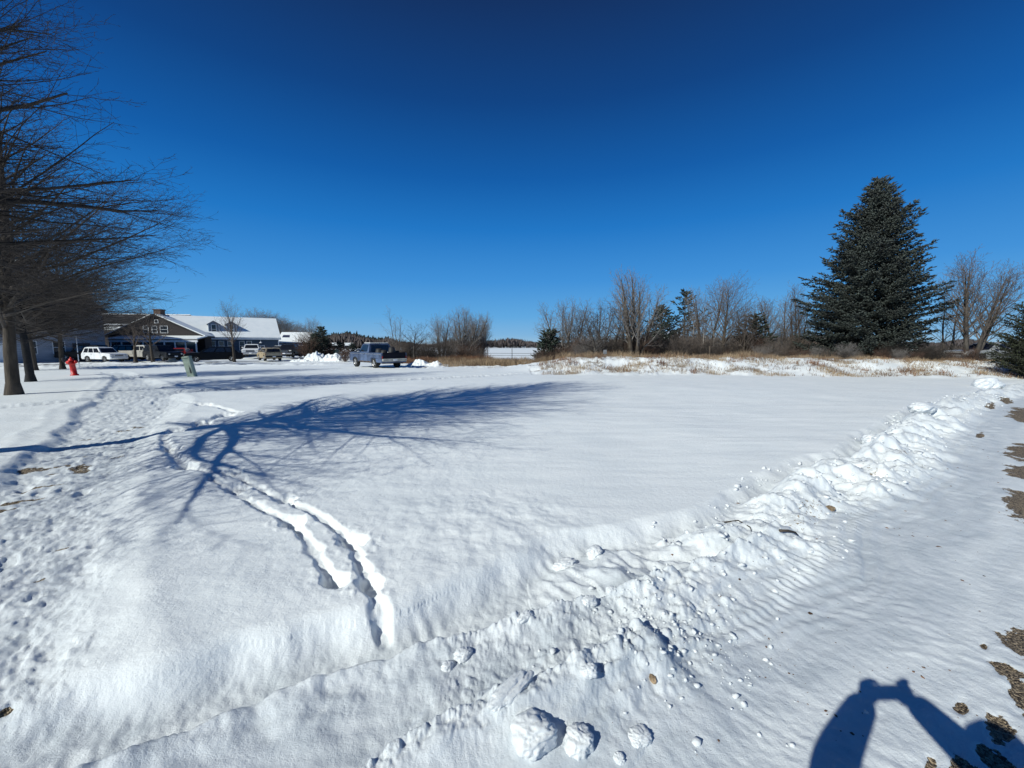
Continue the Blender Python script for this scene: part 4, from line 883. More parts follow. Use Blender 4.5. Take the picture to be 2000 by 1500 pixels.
# ---------------------------------------------------------------- vehicles
GLASS = mat('car_glass', (.012, .014, .018), .08, .1, 2, spec=.7); TYRE = mat('tyre_rubber', (.02, .02, .02), .85, .2, 8)
RIM = mat('rim_metal', (.45, .45, .46), .35, .1, 5, metal=.7); CHROME = mat('chrome', (.6, .6, .62), .25, .05, 5, metal=.9)
UNDER = mat('underbody', (.012, .012, .012), .9, .1, 3); LAMPW = mat('lamp_clear', (.55, .56, .55), .2, .05, 4, spec=.7); LAMPR = mat('lamp_red', (.30, .01, .01), .3, .05, 4)
def paint(n, c, v=.08, r=.35): return mat('paint_'+n, c, r, v, 1.4, spec=.35, coat=.1)
def vehicle(name, loc, hd, label, pm, L=4.6, Wd=1.85, H=1.7, zb=.32, hood=1.02, belt=1.05, xw=.95, xrf=.35, xrr=-1.75, xrb=-2.05, xf=1.4, xr=-1.35, r=.35, bed=False, cat='car', nwin=3,
            grille='slots', snow=True, tail=None, boxy=0., rimm=None, bumperm=None, extra=None, ginset=.16, group=None, tailx=None):
    t = empty(name, loc, hd, label, cat, group); h = L/2; ra = r+.075; bt = .72 if bed else belt
    tl = tail if tail else belt-.02
    out = [(h-.04, zb), (h, zb+.10), (h, hood-.20), (h-.05, hood-.09), (h-.22, hood-.02), (xw+.05, belt+.0)]
    if bed: out += [(xrb, belt), (xrb-.04, bt), (-h+.02, bt), (-h, bt-.05), (-h, zb+.12), (-h+.05, zb)]
    else: out += [(xrb, belt), (-h+.06, tl), (-h, tl-.10), (-h-.01, zb+.22), (-h+.04, zb)]
    for cx in (xr, xf):
        a0 = math.asin(max(-.95, min(.95, (zb-r)/ra)))
        for k in range(11):
            a = math.pi-a0-(math.pi-2*a0)*k/10
            out.append((cx+ra*math.cos(a), r+ra*math.sin(a)))
    b = MB(); b.extrude(out, -Wd/2, Wd/2, .045)
    # cabin
    yb_, yt_ = Wd/2-.05, Wd/2-ginset-.05
    B0 = [(xrb, -yb_, belt-.02), (xw, -yb_, belt-.02), (xw, yb_, belt-.02), (xrb, yb_, belt-.02)]
    T0 = [(xrr, -yt_, H-.05), (xrf, -yt_, H-.05), (xrf, yt_, H-.05), (xrr, yt_, H-.05)]
    T1 = [(xrr+.09, -yt_+.09, H), (xrf-.12, -yt_+.09, H), (xrf-.12, yt_-.09, H), (xrr+.09, yt_-.09, H)]
    b.add(B0+T0+T1, [(0, 1, 5, 4), (1, 2, 6, 5), (2, 3, 7, 6), (3, 0, 4, 7), (4, 5, 9, 8), (5, 6, 10, 9), (6, 7, 11, 10), (7, 4, 8, 11), (8, 9, 10, 11)])
    b.build('body', pm, t)
    b = MB(); b.box(-h+.15, h-.15, -Wd/2+.24, Wd/2-.24, zb-.06, min(bt, hood)-.12); b.build('underbody', UNDER, t)
    def quad(c, u0, u1, v0, v1):                         # c = 4 corners (bl, br, tr, tl)
        c = [Vector(q) for q in c]
        def f(u, v): return (c[0]*(1-u)+c[1]*u)*(1-v)+(c[3]*(1-u)+c[2]*u)*v
        return [f(u0, v0), f(u1, v0), f(u1, v1), f(u0, v1)]
    def glass(nm, c, u0, u1, v0=.08, v1=.90):
        m_ = MB(); m_.slab(quad(c, u0, u1, v0, v1), .012); m_.build(nm, GLASS, t)
    glass('windscreen', [B0[1], B0[2], T0[2], T0[1]], .06, .94); glass('rear_window', [B0[3], B0[0], T0[0], T0[3]], .08, .92, .12, .88)
    ws = {1: [(.16, .90)], 2: [(.08, .47), (.53, .90)], 3: [(.07, .30), (.34, .60), (.64, .92)]}[nwin]
    for u0, u1 in ws:
        glass('side_window', [B0[0], B0[1], T0[1], T0[0]], u0, u1); glass('side_window', [B0[2], B0[3], T0[3], T0[2]], 1-u1, 1-u0)
    for cx in (xr, xf):
        for sg in (-1, 1):
            yo = sg*(Wd/2-.02); yi = sg*(Wd/2-.25); w_ = MB()
            w_.lathe([(r*.62, yi), (r*.95, yi), (r, yi+sg*.03), (r, yo-sg*.03), (r*.94, yo), (r*.64, yo), (r*.62, yo-sg*.03)], (cx, 0, r), 'y', 28)
            wo_ = w_.build('wheel', TYRE, t, True)
            w_ = MB(); w_.lathe([(r*.62, yo-sg*.05), (r*.62, yo-sg*.02), (r*.52, yo-sg*.05), (r*.2, yo-sg*.03), (r*.14, yo-sg*.0), (.001, yo-sg*.0)], (cx, 0, r), 'y', 24)
            for k in range(5):
                a = k*1.2566; w_.tube([(cx+.12*r*math.cos(a), yo-sg*.015, r+.12*r*math.sin(a)), (cx+.6*r*math.cos(a), yo-sg*.015, r+.6*r*math.sin(a))], r*.06, 4)
            w_.build('rim', rimm or RIM, wo_)
    bz_ = zb+.06
    bm_ = bumperm or pm
    b = MB(); b.box(h-.06, h+.09, -Wd/2+.04, Wd/2-.04, bz_, bz_+.20, .04); b.build('front_bumper', bm_, t)
    b = MB(); b.box(-h-.10, -h+.05, -Wd/2+.04, Wd/2-.04, bz_+.04, bz_+.22, .04); b.build('rear_bumper', bm_, t)
    gz0, gz1 = bz_+.26, hood-.17
    if grille == 'slots':
        b = MB()
        for k in range(7):
            yk = (k-3)*.115; b.box(h-.01, h+.018, yk-.038, yk+.038, gz0+.04, gz1, .008)
        b.build('grille', BLACK, t)
    else:
        b = MB(); b.box(h-.01, h+.02, -.52, .52, gz0, gz1, .02); g_ = b.build('grille', BLACK, t)
        b = MB()
        for k in range(3): b.box(h+.015, h+.032, -.50, .50, gz0+.05+k*(gz1-gz0-.1)/2.2, gz0+.075+k*(gz1-gz0-.1)/2.2)
        b.build('grille_bar', CHROME, g_)
    for sg in (-1, 1):
        b = MB()
        if grille == 'slots': b.lathe([(.095, h-.02), (.095, h+.022), (.06, h+.035)], (0, sg*(Wd/2-.28), gz1-.08), 'x', 16)
        else: b.box(h-.12, h+.022, sg*(Wd/2-.22)-.15, sg*(Wd/2-.22)+.15, gz1-.13, gz1+.02, .02)
        b.build('headlight', LAMPW, t)
        b = MB(); zt = (bt if not bed else 1.0); b.box(-h-.02, -h+.05, sg*(Wd/2-.07)-.035, sg*(Wd/2-.07)+.035, zt-.30, zt-.12, .015); b.build('tail_light', LAMPR, t)
        b = MB(); b.box(xw-.28, xw-.14, sg*(Wd/2+.02), sg*(Wd/2+.02)+sg*.16 if sg > 0 else 0, 0, 0) if False else None
        b = MB(); y0, y1 = sorted((sg*(Wd/2-.03), sg*(Wd/2+.17))); b.box(xw-.34, xw-.24, y0, y1, belt+.06, belt+.21, .03); b.build('mirror', BLACK if boxy else pm, t)
        b = MB(); y0, y1 = sorted((sg*(Wd/2+.004), sg*(Wd/2-.02)))
        for dx in ((xw+xrb)/2+.1, xrb+.45) if nwin > 1 else ((xw+xrb)/2-.2,):
            b.box(dx-.09, dx+.09, y0, y1+(.012 if sg > 0 else 0), belt-.17, belt-.13)
        b.build('door_handle', BLACK, t)
        b = MB()
        for dx in ((xw-.05), (xw+xrb)/2, xrb+.25) if nwin > 1 else (xw-.02, xrb+.08):
            y0, y1 = sorted((sg*(Wd/2+.0025), sg*(Wd/2-.01))); b.box(dx-.006, dx+.006, y0, y1, zb+.1, belt-.02)
        b.build('door_seam', UNDER, t)
    b = MB(); b.box(h+.092, h+.10, -.16, .16, bz_+.03, bz_+.17); b.box(-h-.112, -h-.102, -.16, .16, bz_+.06, bz_+.19); b.build('licence_plate', WHITEP, t)
    if bed:
        rl = belt-.03
        for sg in (-1, 1):
            y0, y1 = sorted((sg*(Wd/2-.045), sg*(Wd/2-.13))); b = MB(); b.box(-h+.002, xrb-.05, y0, y1, bt+.002, rl, .02)
            y0, y1 = sorted((sg*(Wd/2), sg*(Wd/2-.05))); b.box(-h+.002, xrb-.05, y0, y1, bt-.02, rl-.04, .01)
            b.build('bed_side', pm, t)
        b = MB(); b.box(-h-.012, -h+.055, -Wd/2+.10, Wd/2-.10, bz_+.26, rl+.02, .015); t['_tg'] = 0; del t['_tg']; b.build('tailgate', extra.get('tailgate', pm) if extra else pm, t)
    if snow:
        b = MB(); b.box(xrr+.12, xrf-.15, -yt_+.12, yt_-.12, H+.002, H+.035, .016); b.build('roof_snow', SNOW, t)
    return t
def vat(px, py, d):                                     # tyre contact point under a pixel
    p = P(px, py, d); return (p[0], p[1], p[2])
WHITEC = paint('white', (.72, .73, .74)); BLACKC = mat('paint_black', (.006, .007, .010), .35, .1, 1.4, spec=.12); TANC = paint('tan', (.42, .34, .22)); SILV = paint('silver', (.42, .40, .36)); DKC = mat('paint_dark_grey', (.014, .015, .018), .35, .1, 1.4, spec=.2)
BLUEC = mat('paint_faded_blue', (.06, .09, .16), .5, .35, 1.6, spec=.4, col2=(.03, .045, .085)); NAVY = mat('paint_navy_dark', (.005, .006, .014), .5, .2, 1.4, spec=.15); REDC = paint('red', (.28, .02, .02))
SUV = dict(L=4.4, H=1.68, Wd=1.78, hood=1.0, belt=1.06, xw=.80, xrf=.25, xrr=-1.85, xrb=-2.10, xf=1.32, xr=-1.32, r=.35, boxy=1, ginset=.13)
vehicle('parked_suv', vat(206, 706.5, 45.5), R(-12), 'white boxy car with seven slot grille parked left of the silver pickup', WHITEC, **SUV)
vehicle('parked_car', vat(232, 701, 51), R(-160), 'black car with white roof snow behind the white seven slot car', BLACKC, **dict(SUV, H=1.75, boxy=0, grille='bars'))
vehicle('parked_van', vat(168, 703, 47), R(-170), 'black vehicle in deep shade right behind the hydrant and marker pole', BLACKC, **dict(SUV, L=4.9, H=1.8, boxy=0, grille='bars', snow=False))
PICK = dict(L=5.7, Wd=1.98, H=1.85, zb=.45, hood=1.20, belt=1.25, xw=1.25, xrf=.75, xrr=-.55, xrb=-.70, xf=1.85, xr=-1.70, r=.42, bed=True, cat='pickup truck', nwin=2, grille='bars', bumperm=CHROME)
vehicle('pickup_truck', vat(287, 704, 48.2), R(-8), 'silver beige pickup truck with its bed toward the white car', SILV, **PICK)
vehicle('parked_jeep', vat(320, 703.6, 45.2), R(-20), 'dark four wheel drive car parked right of the silver pickup bed', DKC, **dict(SUV, H=1.75, snow=False))
vehicle('parked_car', vat(356, 702.5, 50), R(118), 'red car mostly hidden behind the long black car', REDC, **dict(SUV, H=1.5, L=4.2, snow=False, boxy=0))
vehicle('parked_minivan', vat(420, 705.5, 43.5), R(-143), 'long black low car side on behind the small street tree', BLACKC, **dict(SUV, L=5.15, Wd=1.9, H=1.62, hood=.98, belt=1.02, xw=1.35, xrf=.45, xrr=-1.55, xrb=-2.15, xf=1.6, xr=-1.5, boxy=0, grille='bars', snow=False, zb=.25, r=.33, tail=.95))
vehicle('pickup_truck', vat(494, 697, 57), R(-62), 'white pickup truck facing the camera by the long blue house', WHITEC, **dict(PICK, snow=False))
vehicle('parked_suv', vat(527, 704, 46.5), R(134), 'tan car seen from behind alone in the parking lot', TANC, **dict(SUV, L=4.2, H=1.52, hood=.95, belt=1.0, boxy=0, grille='bars', snow=False, bumperm=DKC))
vehicle('parked_suv', vat(546, 697, 60), R(150), 'dark car with snow on its roof between the tan car and the garage', DKC, **dict(SUV, grille='bars', boxy=0))
vehicle('pickup_truck', vat(567, 697.5, 56), R(-75), 'black pickup truck facing the camera in front of the garage', DKC, **dict(PICK, snow=False))
vehicle('parked_suv', vat(592, 696.5, 60), R(-105), 'white roofed dark car at the right end of the row by the garage', BLACKC, **dict(SUV, grille='bars', boxy=0))
tr_ = vehicle('pickup_truck', vat(737, 717, 28.6), R(135), 'old faded blue pickup truck with dark tailgate parked at the field edge', BLUEC,
    **dict(PICK, L=5.2, Wd=1.9, H=1.74, hood=1.12, belt=1.13, xw=1.0, xrf=.62, xrr=-.48, xrb=-.62, xf=1.62, xr=-1.40, r=.37, zb=.42, nwin=1, snow=False, bumperm=mat('dull_bumper', (.42, .42, .38), .5, .2, 5), extra={'tailgate': NAVY}))
RUSTY = mat('rust', (.11, .075, .05), .9, .4, 8)
for sg in (-1, 1):
    y0, y1 = sorted((sg*.952, sg*.945)); b = MB(); b.box(-2.5, 2.4, y0, y1, .985, 1.015); b.build('trim_strip', CHROME, tr_)
    b = MB(); b.box(-.9, .9, y0, y1, .44, .50); b.build('rocker_panel', RUSTY, tr_)
b = MB(); b.box(.62-1.05, .48, -.70, .70, 1.742, 1.79, .03); b.build('roof_snow', SNOW, tr_)
def load(px_l, lb, nm, cat, mb, m):
    o = mb.build(nm, m, None, True); M_ = tr_.matrix_basis if False else Matrix.Translation(tr_.location) @ Matrix.Rotation(R(135), 4, 'Z') @ Matrix.Translation(px_l)
    o.matrix_world = M_; o.location = M_.to_translation(); o.rotation_euler = M_.to_euler(); return tag(o, lb, cat)
b = MB(); b.lathe([(.20, -.10), (.33, -.11), (.36, -.06), (.36, .06), (.33, .11), (.20, .10)], n=24)
load((-1.95, -.32, 1.12), 'old black tyre lying on top of the load in the pickup bed', 'old_tyre', 'tyre', b, TYRE)
b = MB(); b.lathe([(.16, -.35), (.26, -.33), (.29, -.1), (.28, .1), (.22, .34), (.1, .36)], n=14)
load((-1.1, .35, 1.02), 'lumpy black bag in the pickup bed behind the cab', 'rubbish_bag', 'bag', b, BLACK)
b = MB(); b.lathe([(.14, -.3), (.24, -.25), (.26, .0), (.2, .28), (.06, .32)], n=14)
load((-2.0, .45, .98), 'lumpy black bag in the pickup bed at the tailgate', 'rubbish_bag', 'bag', b, BLACK)
b = MB(); b.lathe([(.16, -.5), (.24, -.4), (.27, 0), (.2, .42), (.06, .5)], n=14)
load((-2.25, 0, 1.02), 'long black bundle lying across the tailgate of the blue pickup', 'black_bundle', 'bundle', b, BLACK)
o = heap((0, 0, 0), .75, .7, .28, 520, 'snow piled on the load in the pickup bed'); o.name = 'bed_snow'
M_ = Matrix.Translation(tr_.location) @ Matrix.Rotation(R(135), 4, 'Z') @ Matrix.Translation((-1.5, 0, 1.0)); o.location = M_.to_translation(); o.rotation_euler = M_.to_euler(); o.scale = (.75, .9, 1)
GREYC = paint('grey', (.25, .26, .27))
vehicle('parked_car', vat(1928, 711, 25.5), R(175), 'grey snow covered car half hidden behind brush left of the cedar', GREYC, **dict(SUV, L=4.2, H=1.40, hood=.9, belt=.92, boxy=0, grille='bars'))

# ---------------------------------------------------------------- buildings
ROOFD = mat('shingle_dark', (.05, .045, .045), .9, .3, 12); TRIM = mat('trim_white', (.66, .68, .70), .6, .06, 2)
def siding(n, c, vert=False): return mat('siding_'+n, c, .75, .18, 1.2, stretch=(.6, .6, 9) if not vert else (9, 9, .6))
NAVYS = siding('navy', (.050, .078, .115)); BROWNS = siding('brown', (.020, .015, .016)); GREYS = siding('grey', (.26, .29, .34)); DARKG = mat('garage_dark', (.035, .04, .05), .7, .1, 3)
PANE = mat('window_glass', (.02, .03, .04), .12, .2, 2, spec=.7); BRICKC = mat('chimney_brick', (.13, .085, .065), .9, .35, 14)
def courses(o_root, x0, x1, y, z0, z1, m, step=.16, name='clapboard'):      # lap siding standing proud of the wall
    b = MB(); z = z0
    while z < z1-.02:
        q = min(step, z1-z); b.add([(x0, y, z), (x1, y, z), (x1, y, z+q), (x0, y, z+q), (x0, y-.022, z+.004), (x1, y-.022, z+.004)], [(0, 1, 5, 4), (4, 5, 2, 3), (0, 4, 3), (1, 2, 5)]); z += q
    return b.build(name, m, o_root)
def win(root, x, z, w_, h_, y, name='window', mull=True):                    # on a wall facing -y
    b = MB(); b.box(x-w_/2, x+w_/2, y-.035, y-.024, z, z+h_); p = b.build(name, PANE, root)
    f = .065; b = MB(); yy = (y-.075, y-.026)
    b.box(x-w_/2-f, x-w_/2, *yy, z-f, z+h_+f); b.box(x+w_/2, x+w_/2+f, *yy, z-f, z+h_+f); b.box(x-w_/2, x+w_/2, *yy, z-f, z); b.box(x-w_/2, x+w_/2, *yy, z+h_, z+h_+f)
    b.build('frame', TRIM, p)
    if mull: b = MB(); b.box(x-w_/2, x+w_/2, y-.060, y-.036, z+h_*.5-.025, z+h_*.5+.025); b.build('sash_bar', TRIM, p)
    return p
def roof_slabs(root, q, t, m, snowt=.16, inset=.04, name='roof'):
    b = MB(); b.slab(q, t); o = b.build(name, m, root)
    if snowt:
        q = [Vector(p) for p in q]; nn = (q[1]-q[0]).cross(q[2]-q[0]).normalized(); c = sum(q, Vector())/4
        q2 = [p+(c-p).normalized()*inset+nn*(t+.004) for p in q]; b = MB(); b.slab(q2, snowt); b.build('snow_cover', SNOW, o)
    return o
# long blue house
A = Vector((X(385, 62), 62)); rz = R(39); u_ = Vector((math.cos(rz), math.sin(rz))); gl = float(macro(A.x, A.y))
def sl_(px):
    k = (px-1000)/FPX/1.005; return (k*A.y-A.x)/(u_.x-k*u_.y)
lh = empty('long_house', (A.x, A.y, gl-.05), rz, 'long navy house with a snowy roof and two dormers', 'house')
Lx = sl_(545); Ev = P(385, 659.5, 62)[2]-gl; Rg = Ev+3.45; Dp = 7.4
b = MB(); b.box(-3, Lx, .02, Dp, -.3, Ev); b.build('wall', NAVYS, lh); courses(lh, -3, Lx, .018, 0, Ev-.02, NAVYS)
b = MB(); b.add([(Lx-.02, .02, Ev), (Lx-.02, Dp, Ev), (Lx-.02, Dp/2, Rg-.1), (Lx-.3, .02, Ev), (Lx-.3, Dp, Ev), (Lx-.3, Dp/2, Rg-.1)], [(0, 1, 2), (5, 4, 3), (0, 2, 5, 3), (1, 4, 5, 2), (0, 3, 4, 1)]); b.build('gable_end', NAVYS, lh)
roof_slabs(lh, [(-3.2, -.35, Ev-.05), (Lx+.3, -.35, Ev-.05), (Lx+.3, Dp/2, Rg), (-3.2, Dp/2, Rg)], .12, ROOFD)
roof_slabs(lh, [(Lx+.3, Dp+.35, Ev-.05), (-3.2, Dp+.35, Ev-.05), (-3.2, Dp/2+.02, Rg), (Lx+.3, Dp/2+.02, Rg)], .12, ROOFD)
b = MB(); b.box(-3.2, Lx+.3, -.42, -.36, Ev-.22, Ev+.06); b.build('gutter', TRIM, lh)
b = MB(); b.box(Lx-.12, Lx+.025, -.03, .016, 0, Ev-.1); b.build('corner_board', TRIM, lh)
for px in (398, 415.5, 432.5, 450, 472.5, 487):
    win(lh, sl_(px), 1.35, .62, 1.45, 0)
s0 = sl_(509); b = MB(); b.box(s0-.5, s0+.5, -.045, -.024, .05, 2.0); d_ = b.build('door', mat('door_navy', (.035, .05, .07), .5, .1, 2), lh)
b = MB(); b.box(s0-.6, s0-.5, -.07, -.026, .05, 2.1); b.box(s0+.5, s0+.6, -.07, -.026, .05, 2.1); b.box(s0-.5, s0+.5, -.07, -.026, 2.0, 2.1); b.build('frame', TRIM, d_)
b = MB(); b.tube([(s0, -.03, 2.95), (s0, -.35, 3.02), (s0, -.42, 2.85)], .025, 6); b.lathe([(.04, 2.85), (.06, 2.72), (.24, 2.55), (.24, 2.53)], (s0, -.42, 0), 'z', 14); b.build('wall_lamp', TRIM, lh)
sp_ = (Rg-Ev)/(Dp/2+.35)
for px in (420.5, 455):
    s1_ = sl_(px); y0 = .55; z0 = Ev+sp_*(y0+.35); zt = z0+1.5; wv = .70
    b = MB(); b.box(s1_-wv, s1_+wv, y0, y0+1.9, z0-.15, zt); b.add([(s1_-wv, y0, zt), (s1_+wv, y0, zt), (s1_, y0, zt+.45), (s1_-wv, y0+2.4, zt), (s1_+wv, y0+2.4, zt), (s1_, y0+2.4, zt+.45)], [(0, 1, 2), (5, 4, 3), (0, 2, 5, 3), (1, 4, 5, 2), (0, 3, 4, 1)])
    dm = b.build('dormer', siding('dormer', (.20, .24, .29)), lh)
    for sg in (-1, 1):
        q = [(s1_+sg*(wv+.16), y0-.12, zt-.10), (s1_+sg*(wv+.16), y0+2.4, zt-.10), (s1_, y0+2.4, zt+.50), (s1_, y0-.12, zt+.50)]
        if sg < 0: q = [q[1], q[0], q[3], q[2]]
        b = MB(); b.slab(q, .07); b.build('dormer_roof', GREYS, dm)
    b = MB(); b.box(s1_-.27, s1_+.27, y0-.02, y0-.01, z0+.18, zt-.12); wn = b.build('dormer_window', PANE, dm)
    b = MB(); f = .085; yy = (y0-.05, y0-.012)
    b.box(s1_-.27-f, s1_-.27, *yy, z0+.1, zt-.03); b.box(s1_+.27, s1_+.27+f, *yy, z0+.1, zt-.03); b.box(s1_-.27, s1_+.27, *yy, zt-.12, zt-.03); b.box(s1_-.27, s1_+.27, *yy, z0+.1, z0+.18); b.box(s1_-.27, s1_+.27, y0-.04, y0-.021, z0+.62, z0+.68)
    b.box(s1_-wv-.01, s1_-wv+.09, y0-.03, y0-.002, z0, zt); b.box(s1_+wv-.09, s1_+wv+.01, y0-.03, y0-.002, z0, zt); b.build('window_trim', TRIM, dm)
# brown gabled house with a porch
gx, gy = X(212, 57.5), 57.5; gg = float(macro(gx, gy)); gh = empty('gabled_house', (gx, gy, gg), R(6), 'dark brown house with a wide gable, snowy porch roof and chimney', 'house')
Wg = (385-212)/FPX*57.5/math.cos(R(6)); Ge = P(385, 657, 58)[2]-gg; Ga = P(298, 615, 58)[2]-gg
b = MB(); b.add([(0, 0, -.3), (Wg, 0, -.3), (Wg, 0, Ge), (Wg/2, 0, Ga), (0, 0, Ge), (0, 1.5, -.3), (Wg, 1.5, -.3), (Wg, 1.5, Ge), (Wg/2, 1.5, Ga), (0, 1.5, Ge)],
    [(0, 1, 2, 3, 4), (9, 8, 7, 6, 5), (1, 6, 7, 2), (5, 0, 4, 9), (0, 5, 6, 1), (2, 7, 8, 3), (4, 3, 8, 9)]); b.build('wall', BROWNS, gh)
b = MB(); n_ = int((Ga-Ge)/.16)
for k in range(n_):
    z = Ge+k*.16; q0 = Wg/2*(z-Ge)/(Ga-Ge)+.1
    if Wg-2*q0 > .3: b.add([(q0, -.002, z), (Wg-q0, -.002, z), (Wg-q0-.2, -.002, z+.16), (q0+.2, -.002, z+.16), (q0, -.025, z+.004), (Wg-q0, -.025, z+.004)], [(0, 1, 5, 4), (4, 5, 2, 3), (0, 4, 3), (1, 2, 5)])
b.build('shingles', BROWNS, gh)
ov = .4; ze = Ge-ov*(Ga-Ge)/(Wg/2)
roof_slabs(gh, [(-ov, 1.7, ze), (-ov, -.45, ze), (Wg/2, -.45, Ga), (Wg/2, 1.7, Ga)], .14, ROOFD, .14, .25)
roof_slabs(gh, [(Wg+ov, -.45, ze), (Wg+ov, 1.7, ze), (Wg/2+.01, 1.7, Ga), (Wg/2+.01, -.45, Ga)], .14, ROOFD, .14, .25)
b = MB(); b.box(Wg/2-.55, Wg/2+.45, .5, 1.4, Ga-.8, Ga+.75, .03); b.box(Wg/2-.63, Wg/2+.53, .42, 1.48, Ga+.752, Ga+.9, .03); b.build('chimney', BRICKC, gh)
for px in (281, 296.5, 313.5): win(gh, (px-212)/FPX*57.5, Ge+.55, .62 if px < 310 else .95, .95, 0)
win(gh, (301-212)/FPX*57.5, Ge+2.0, .4, .4, 0, 'attic_window', False)
x0p = (236-212)/FPX*57.5; pz = Ge-.12
roof_slabs(gh, [(x0p, -2.3, pz-.42), (Wg+.5, -2.3, pz-.42), (Wg+.5, -.03, pz-.02), (x0p, -.03, pz-.02)], .10, ROOFD, .17, .06, 'porch_roof')
b = MB(); b.box(x0p+.1, Wg+.4, -2.28, -2.16, pz-.72, pz-.45); b.build('porch_beam', TRIM, gh)
b = MB(); b.box(x0p+.1, Wg+.4, -2.2, -2.1, -.2, .85); b.build('porch_wall', NAVYS, gh)
for k in range(9):
    xk = x0p+.25+k*(Wg+.4-x0p-.5)/8; b = MB(); b.box(xk-.07, xk+.07, -2.26, -2.14, .852, pz-.722); b.build('porch_post', TRIM, gh)
for k in range(8):
    xk = x0p+.25+(k+.5)*(Wg+.4-x0p-.5)/8; b = MB(); b.box(xk-.62, xk+.62, -2.13, -2.11, .853, pz-.73); b.build('porch_window', PANE, gh)
# dark roofed wing behind it on the left
wx_, wy_ = X(150, 70), 70; wg = float(macro(wx_, wy_)); wg_h = empty('rear_wing', (wx_, wy_, wg), R(8), 'dark roofed low wing with a snow strip behind the brown gable', 'house')
zt_ = P(220, 613, 72)[2]-wg; ze_ = P(220, 632, 70)[2]-wg
b = MB(); b.box(0, 16, 0, 8, -.3, ze_); b.build('wall', BROWNS, wg_h)
roof_slabs(wg_h, [(-.3, -.4, ze_), (16.3, -.4, ze_), (16.3, 4, zt_), (-.3, 4, zt_)], .12, ROOFD, 0)
roof_slabs(wg_h, [(16.3, 8.4, ze_), (-.3, 8.4, ze_), (-.3, 4.02, zt_), (16.3, 4.02, zt_)], .12, ROOFD, .12)
b = MB(); b.box(-.2, 16.2, -.55, -.42, ze_-.25, ze_+.02); b.build('gutter', TRIM, wg_h)
b = MB(); b.slab([(5.5, -2.2, ze_-1.15), (12, -2.2, ze_-1.15), (12, -.05, ze_-.6), (5.5, -.05, ze_-.6)], .2); b.build('lean_to_snow', SNOW, wg_h)
# big grey barn at left, gable end turned to the camera's right
bx_, by_ = X(205, 50), 50; bgz = float(macro(bx_, by_)); rzb = R(62); hw = 5.6
br = empty('grey_barn', (bx_, by_, bgz), rzb, 'big pale grey gabled building in shade behind the left trees', 'building')
be = P(205, 606, 50)[2]-bgz; ba_ = be+5.4
b = MB(); b.add([(-2*hw, 0, -.3), (0, 0, -.3), (0, 0, be), (-hw, 0, ba_), (-2*hw, 0, be), (-2*hw, 14, -.3), (0, 14, -.3), (0, 14, be), (-hw, 14, ba_), (-2*hw, 14, be)],
    [(0, 1, 2, 3, 4), (9, 8, 7, 6, 5), (1, 6, 7, 2), (5, 0, 4, 9), (0, 5, 6, 1), (2, 7, 8, 3), (4, 3, 8, 9)]); b.build('wall', GREYS, br)
b = MB(); z = 0
while z < ba_-.3:
    q0 = 0 if z < be else hw*(z-be)/(ba_-be); b.add([(-2*hw+q0, -.002, z), (-q0, -.002, z), (-q0-(.2 if z > be else 0), -.002, z+.2), (-2*hw+q0+(.2 if z > be else 0), -.002, z+.2), (-2*hw+q0, -.028, z+.004), (-q0, -.028, z+.004)], [(0, 1, 5, 4), (4, 5, 2, 3)]); z += .2
b.build('clapboard', GREYS, br)
roof_slabs(br, [(.4, -.5, be-.38), (.4, 14.4, be-.38), (-hw, 14.4, ba_), (-hw, -.5, ba_)], .16, ROOFD, .1, .3)
roof_slabs(br, [(-2*hw-.4, 14.4, be-.38), (-2*hw-.4, -.5, be-.38), (-hw-.01, -.5, ba_), (-hw-.01, 14.4, ba_)], .16, ROOFD, .1, .3)
b = MB(); b.box(-8.9, -8.0, -.06, -.03, .1, 2.3); d_ = b.build('door', TRIM, br)
b = MB(); b.box(-9.02, -8.9, -.08, -.032, .1, 2.42); b.box(-8.0, -7.88, -.08, -.032, .1, 2.42); b.box(-8.9, -8.0, -.08, -.032, 2.3, 2.42); b.build('frame', TRIM, d_)
for x, z in ((-6.2, 1.2), (-4.0, 1.2), (-6.9, 4.6), (-4.2, 4.6)): win(br, x, z, .9, 1.4, 0)
b = MB(); b.box(-2.9, -1.4, -.06, -.03, 0, 2.4); b.build('dark_doorway', DARKG, br)
# garage at the end of the lot
cx_, cy_ = X(543, 76), 76; cg = float(macro(cx_, cy_)); gr_ = empty('garage', (cx_, cy_, cg), R(14), 'snow roofed open garage with white columns right of the long blue house', 'garage')
Wc = (593-543)/FPX*76*1.02; ce = P(570, 671.5, 76)[2]-cg; ca_ = P(570, 651, 79)[2]-cg
b = MB(); b.box(0, Wc, 2.2, 7, -.2, ce); b.build('wall', DARKG, gr_)
roof_slabs(gr_, [(-.3, -.3, ce), (Wc+.3, -.3, ce), (Wc+.3, 3.6, ca_), (-.3, 3.6, ca_)], .14, ROOFD, .16)
roof_slabs(gr_, [(Wc+.3, 7.4, ce), (-.3, 7.4, ce), (-.3, 3.62, ca_), (Wc+.3, 3.62, ca_)], .14, ROOFD, .16)
b = MB(); b.box(-.2, Wc+.2, -.24, -.02, ce-.30, ce-.01); b.build('beam', TRIM, gr_)
for k in range(3): b = MB(); xk = .1+k*(Wc-.2)/2; b.box(xk-.13, xk+.13, -.2, .05, -.1, ce-.302); b.build('column', TRIM, gr_)
b = MB(); b.box(Wc*.52, Wc*.96, 2.17, 2.197, .1, 2.0); b.build('garage_door', mat('garage_door', (.06, .09, .10), .6, .1, 2), gr_)
b = MB(); dz = (ca_-ce)/3.9
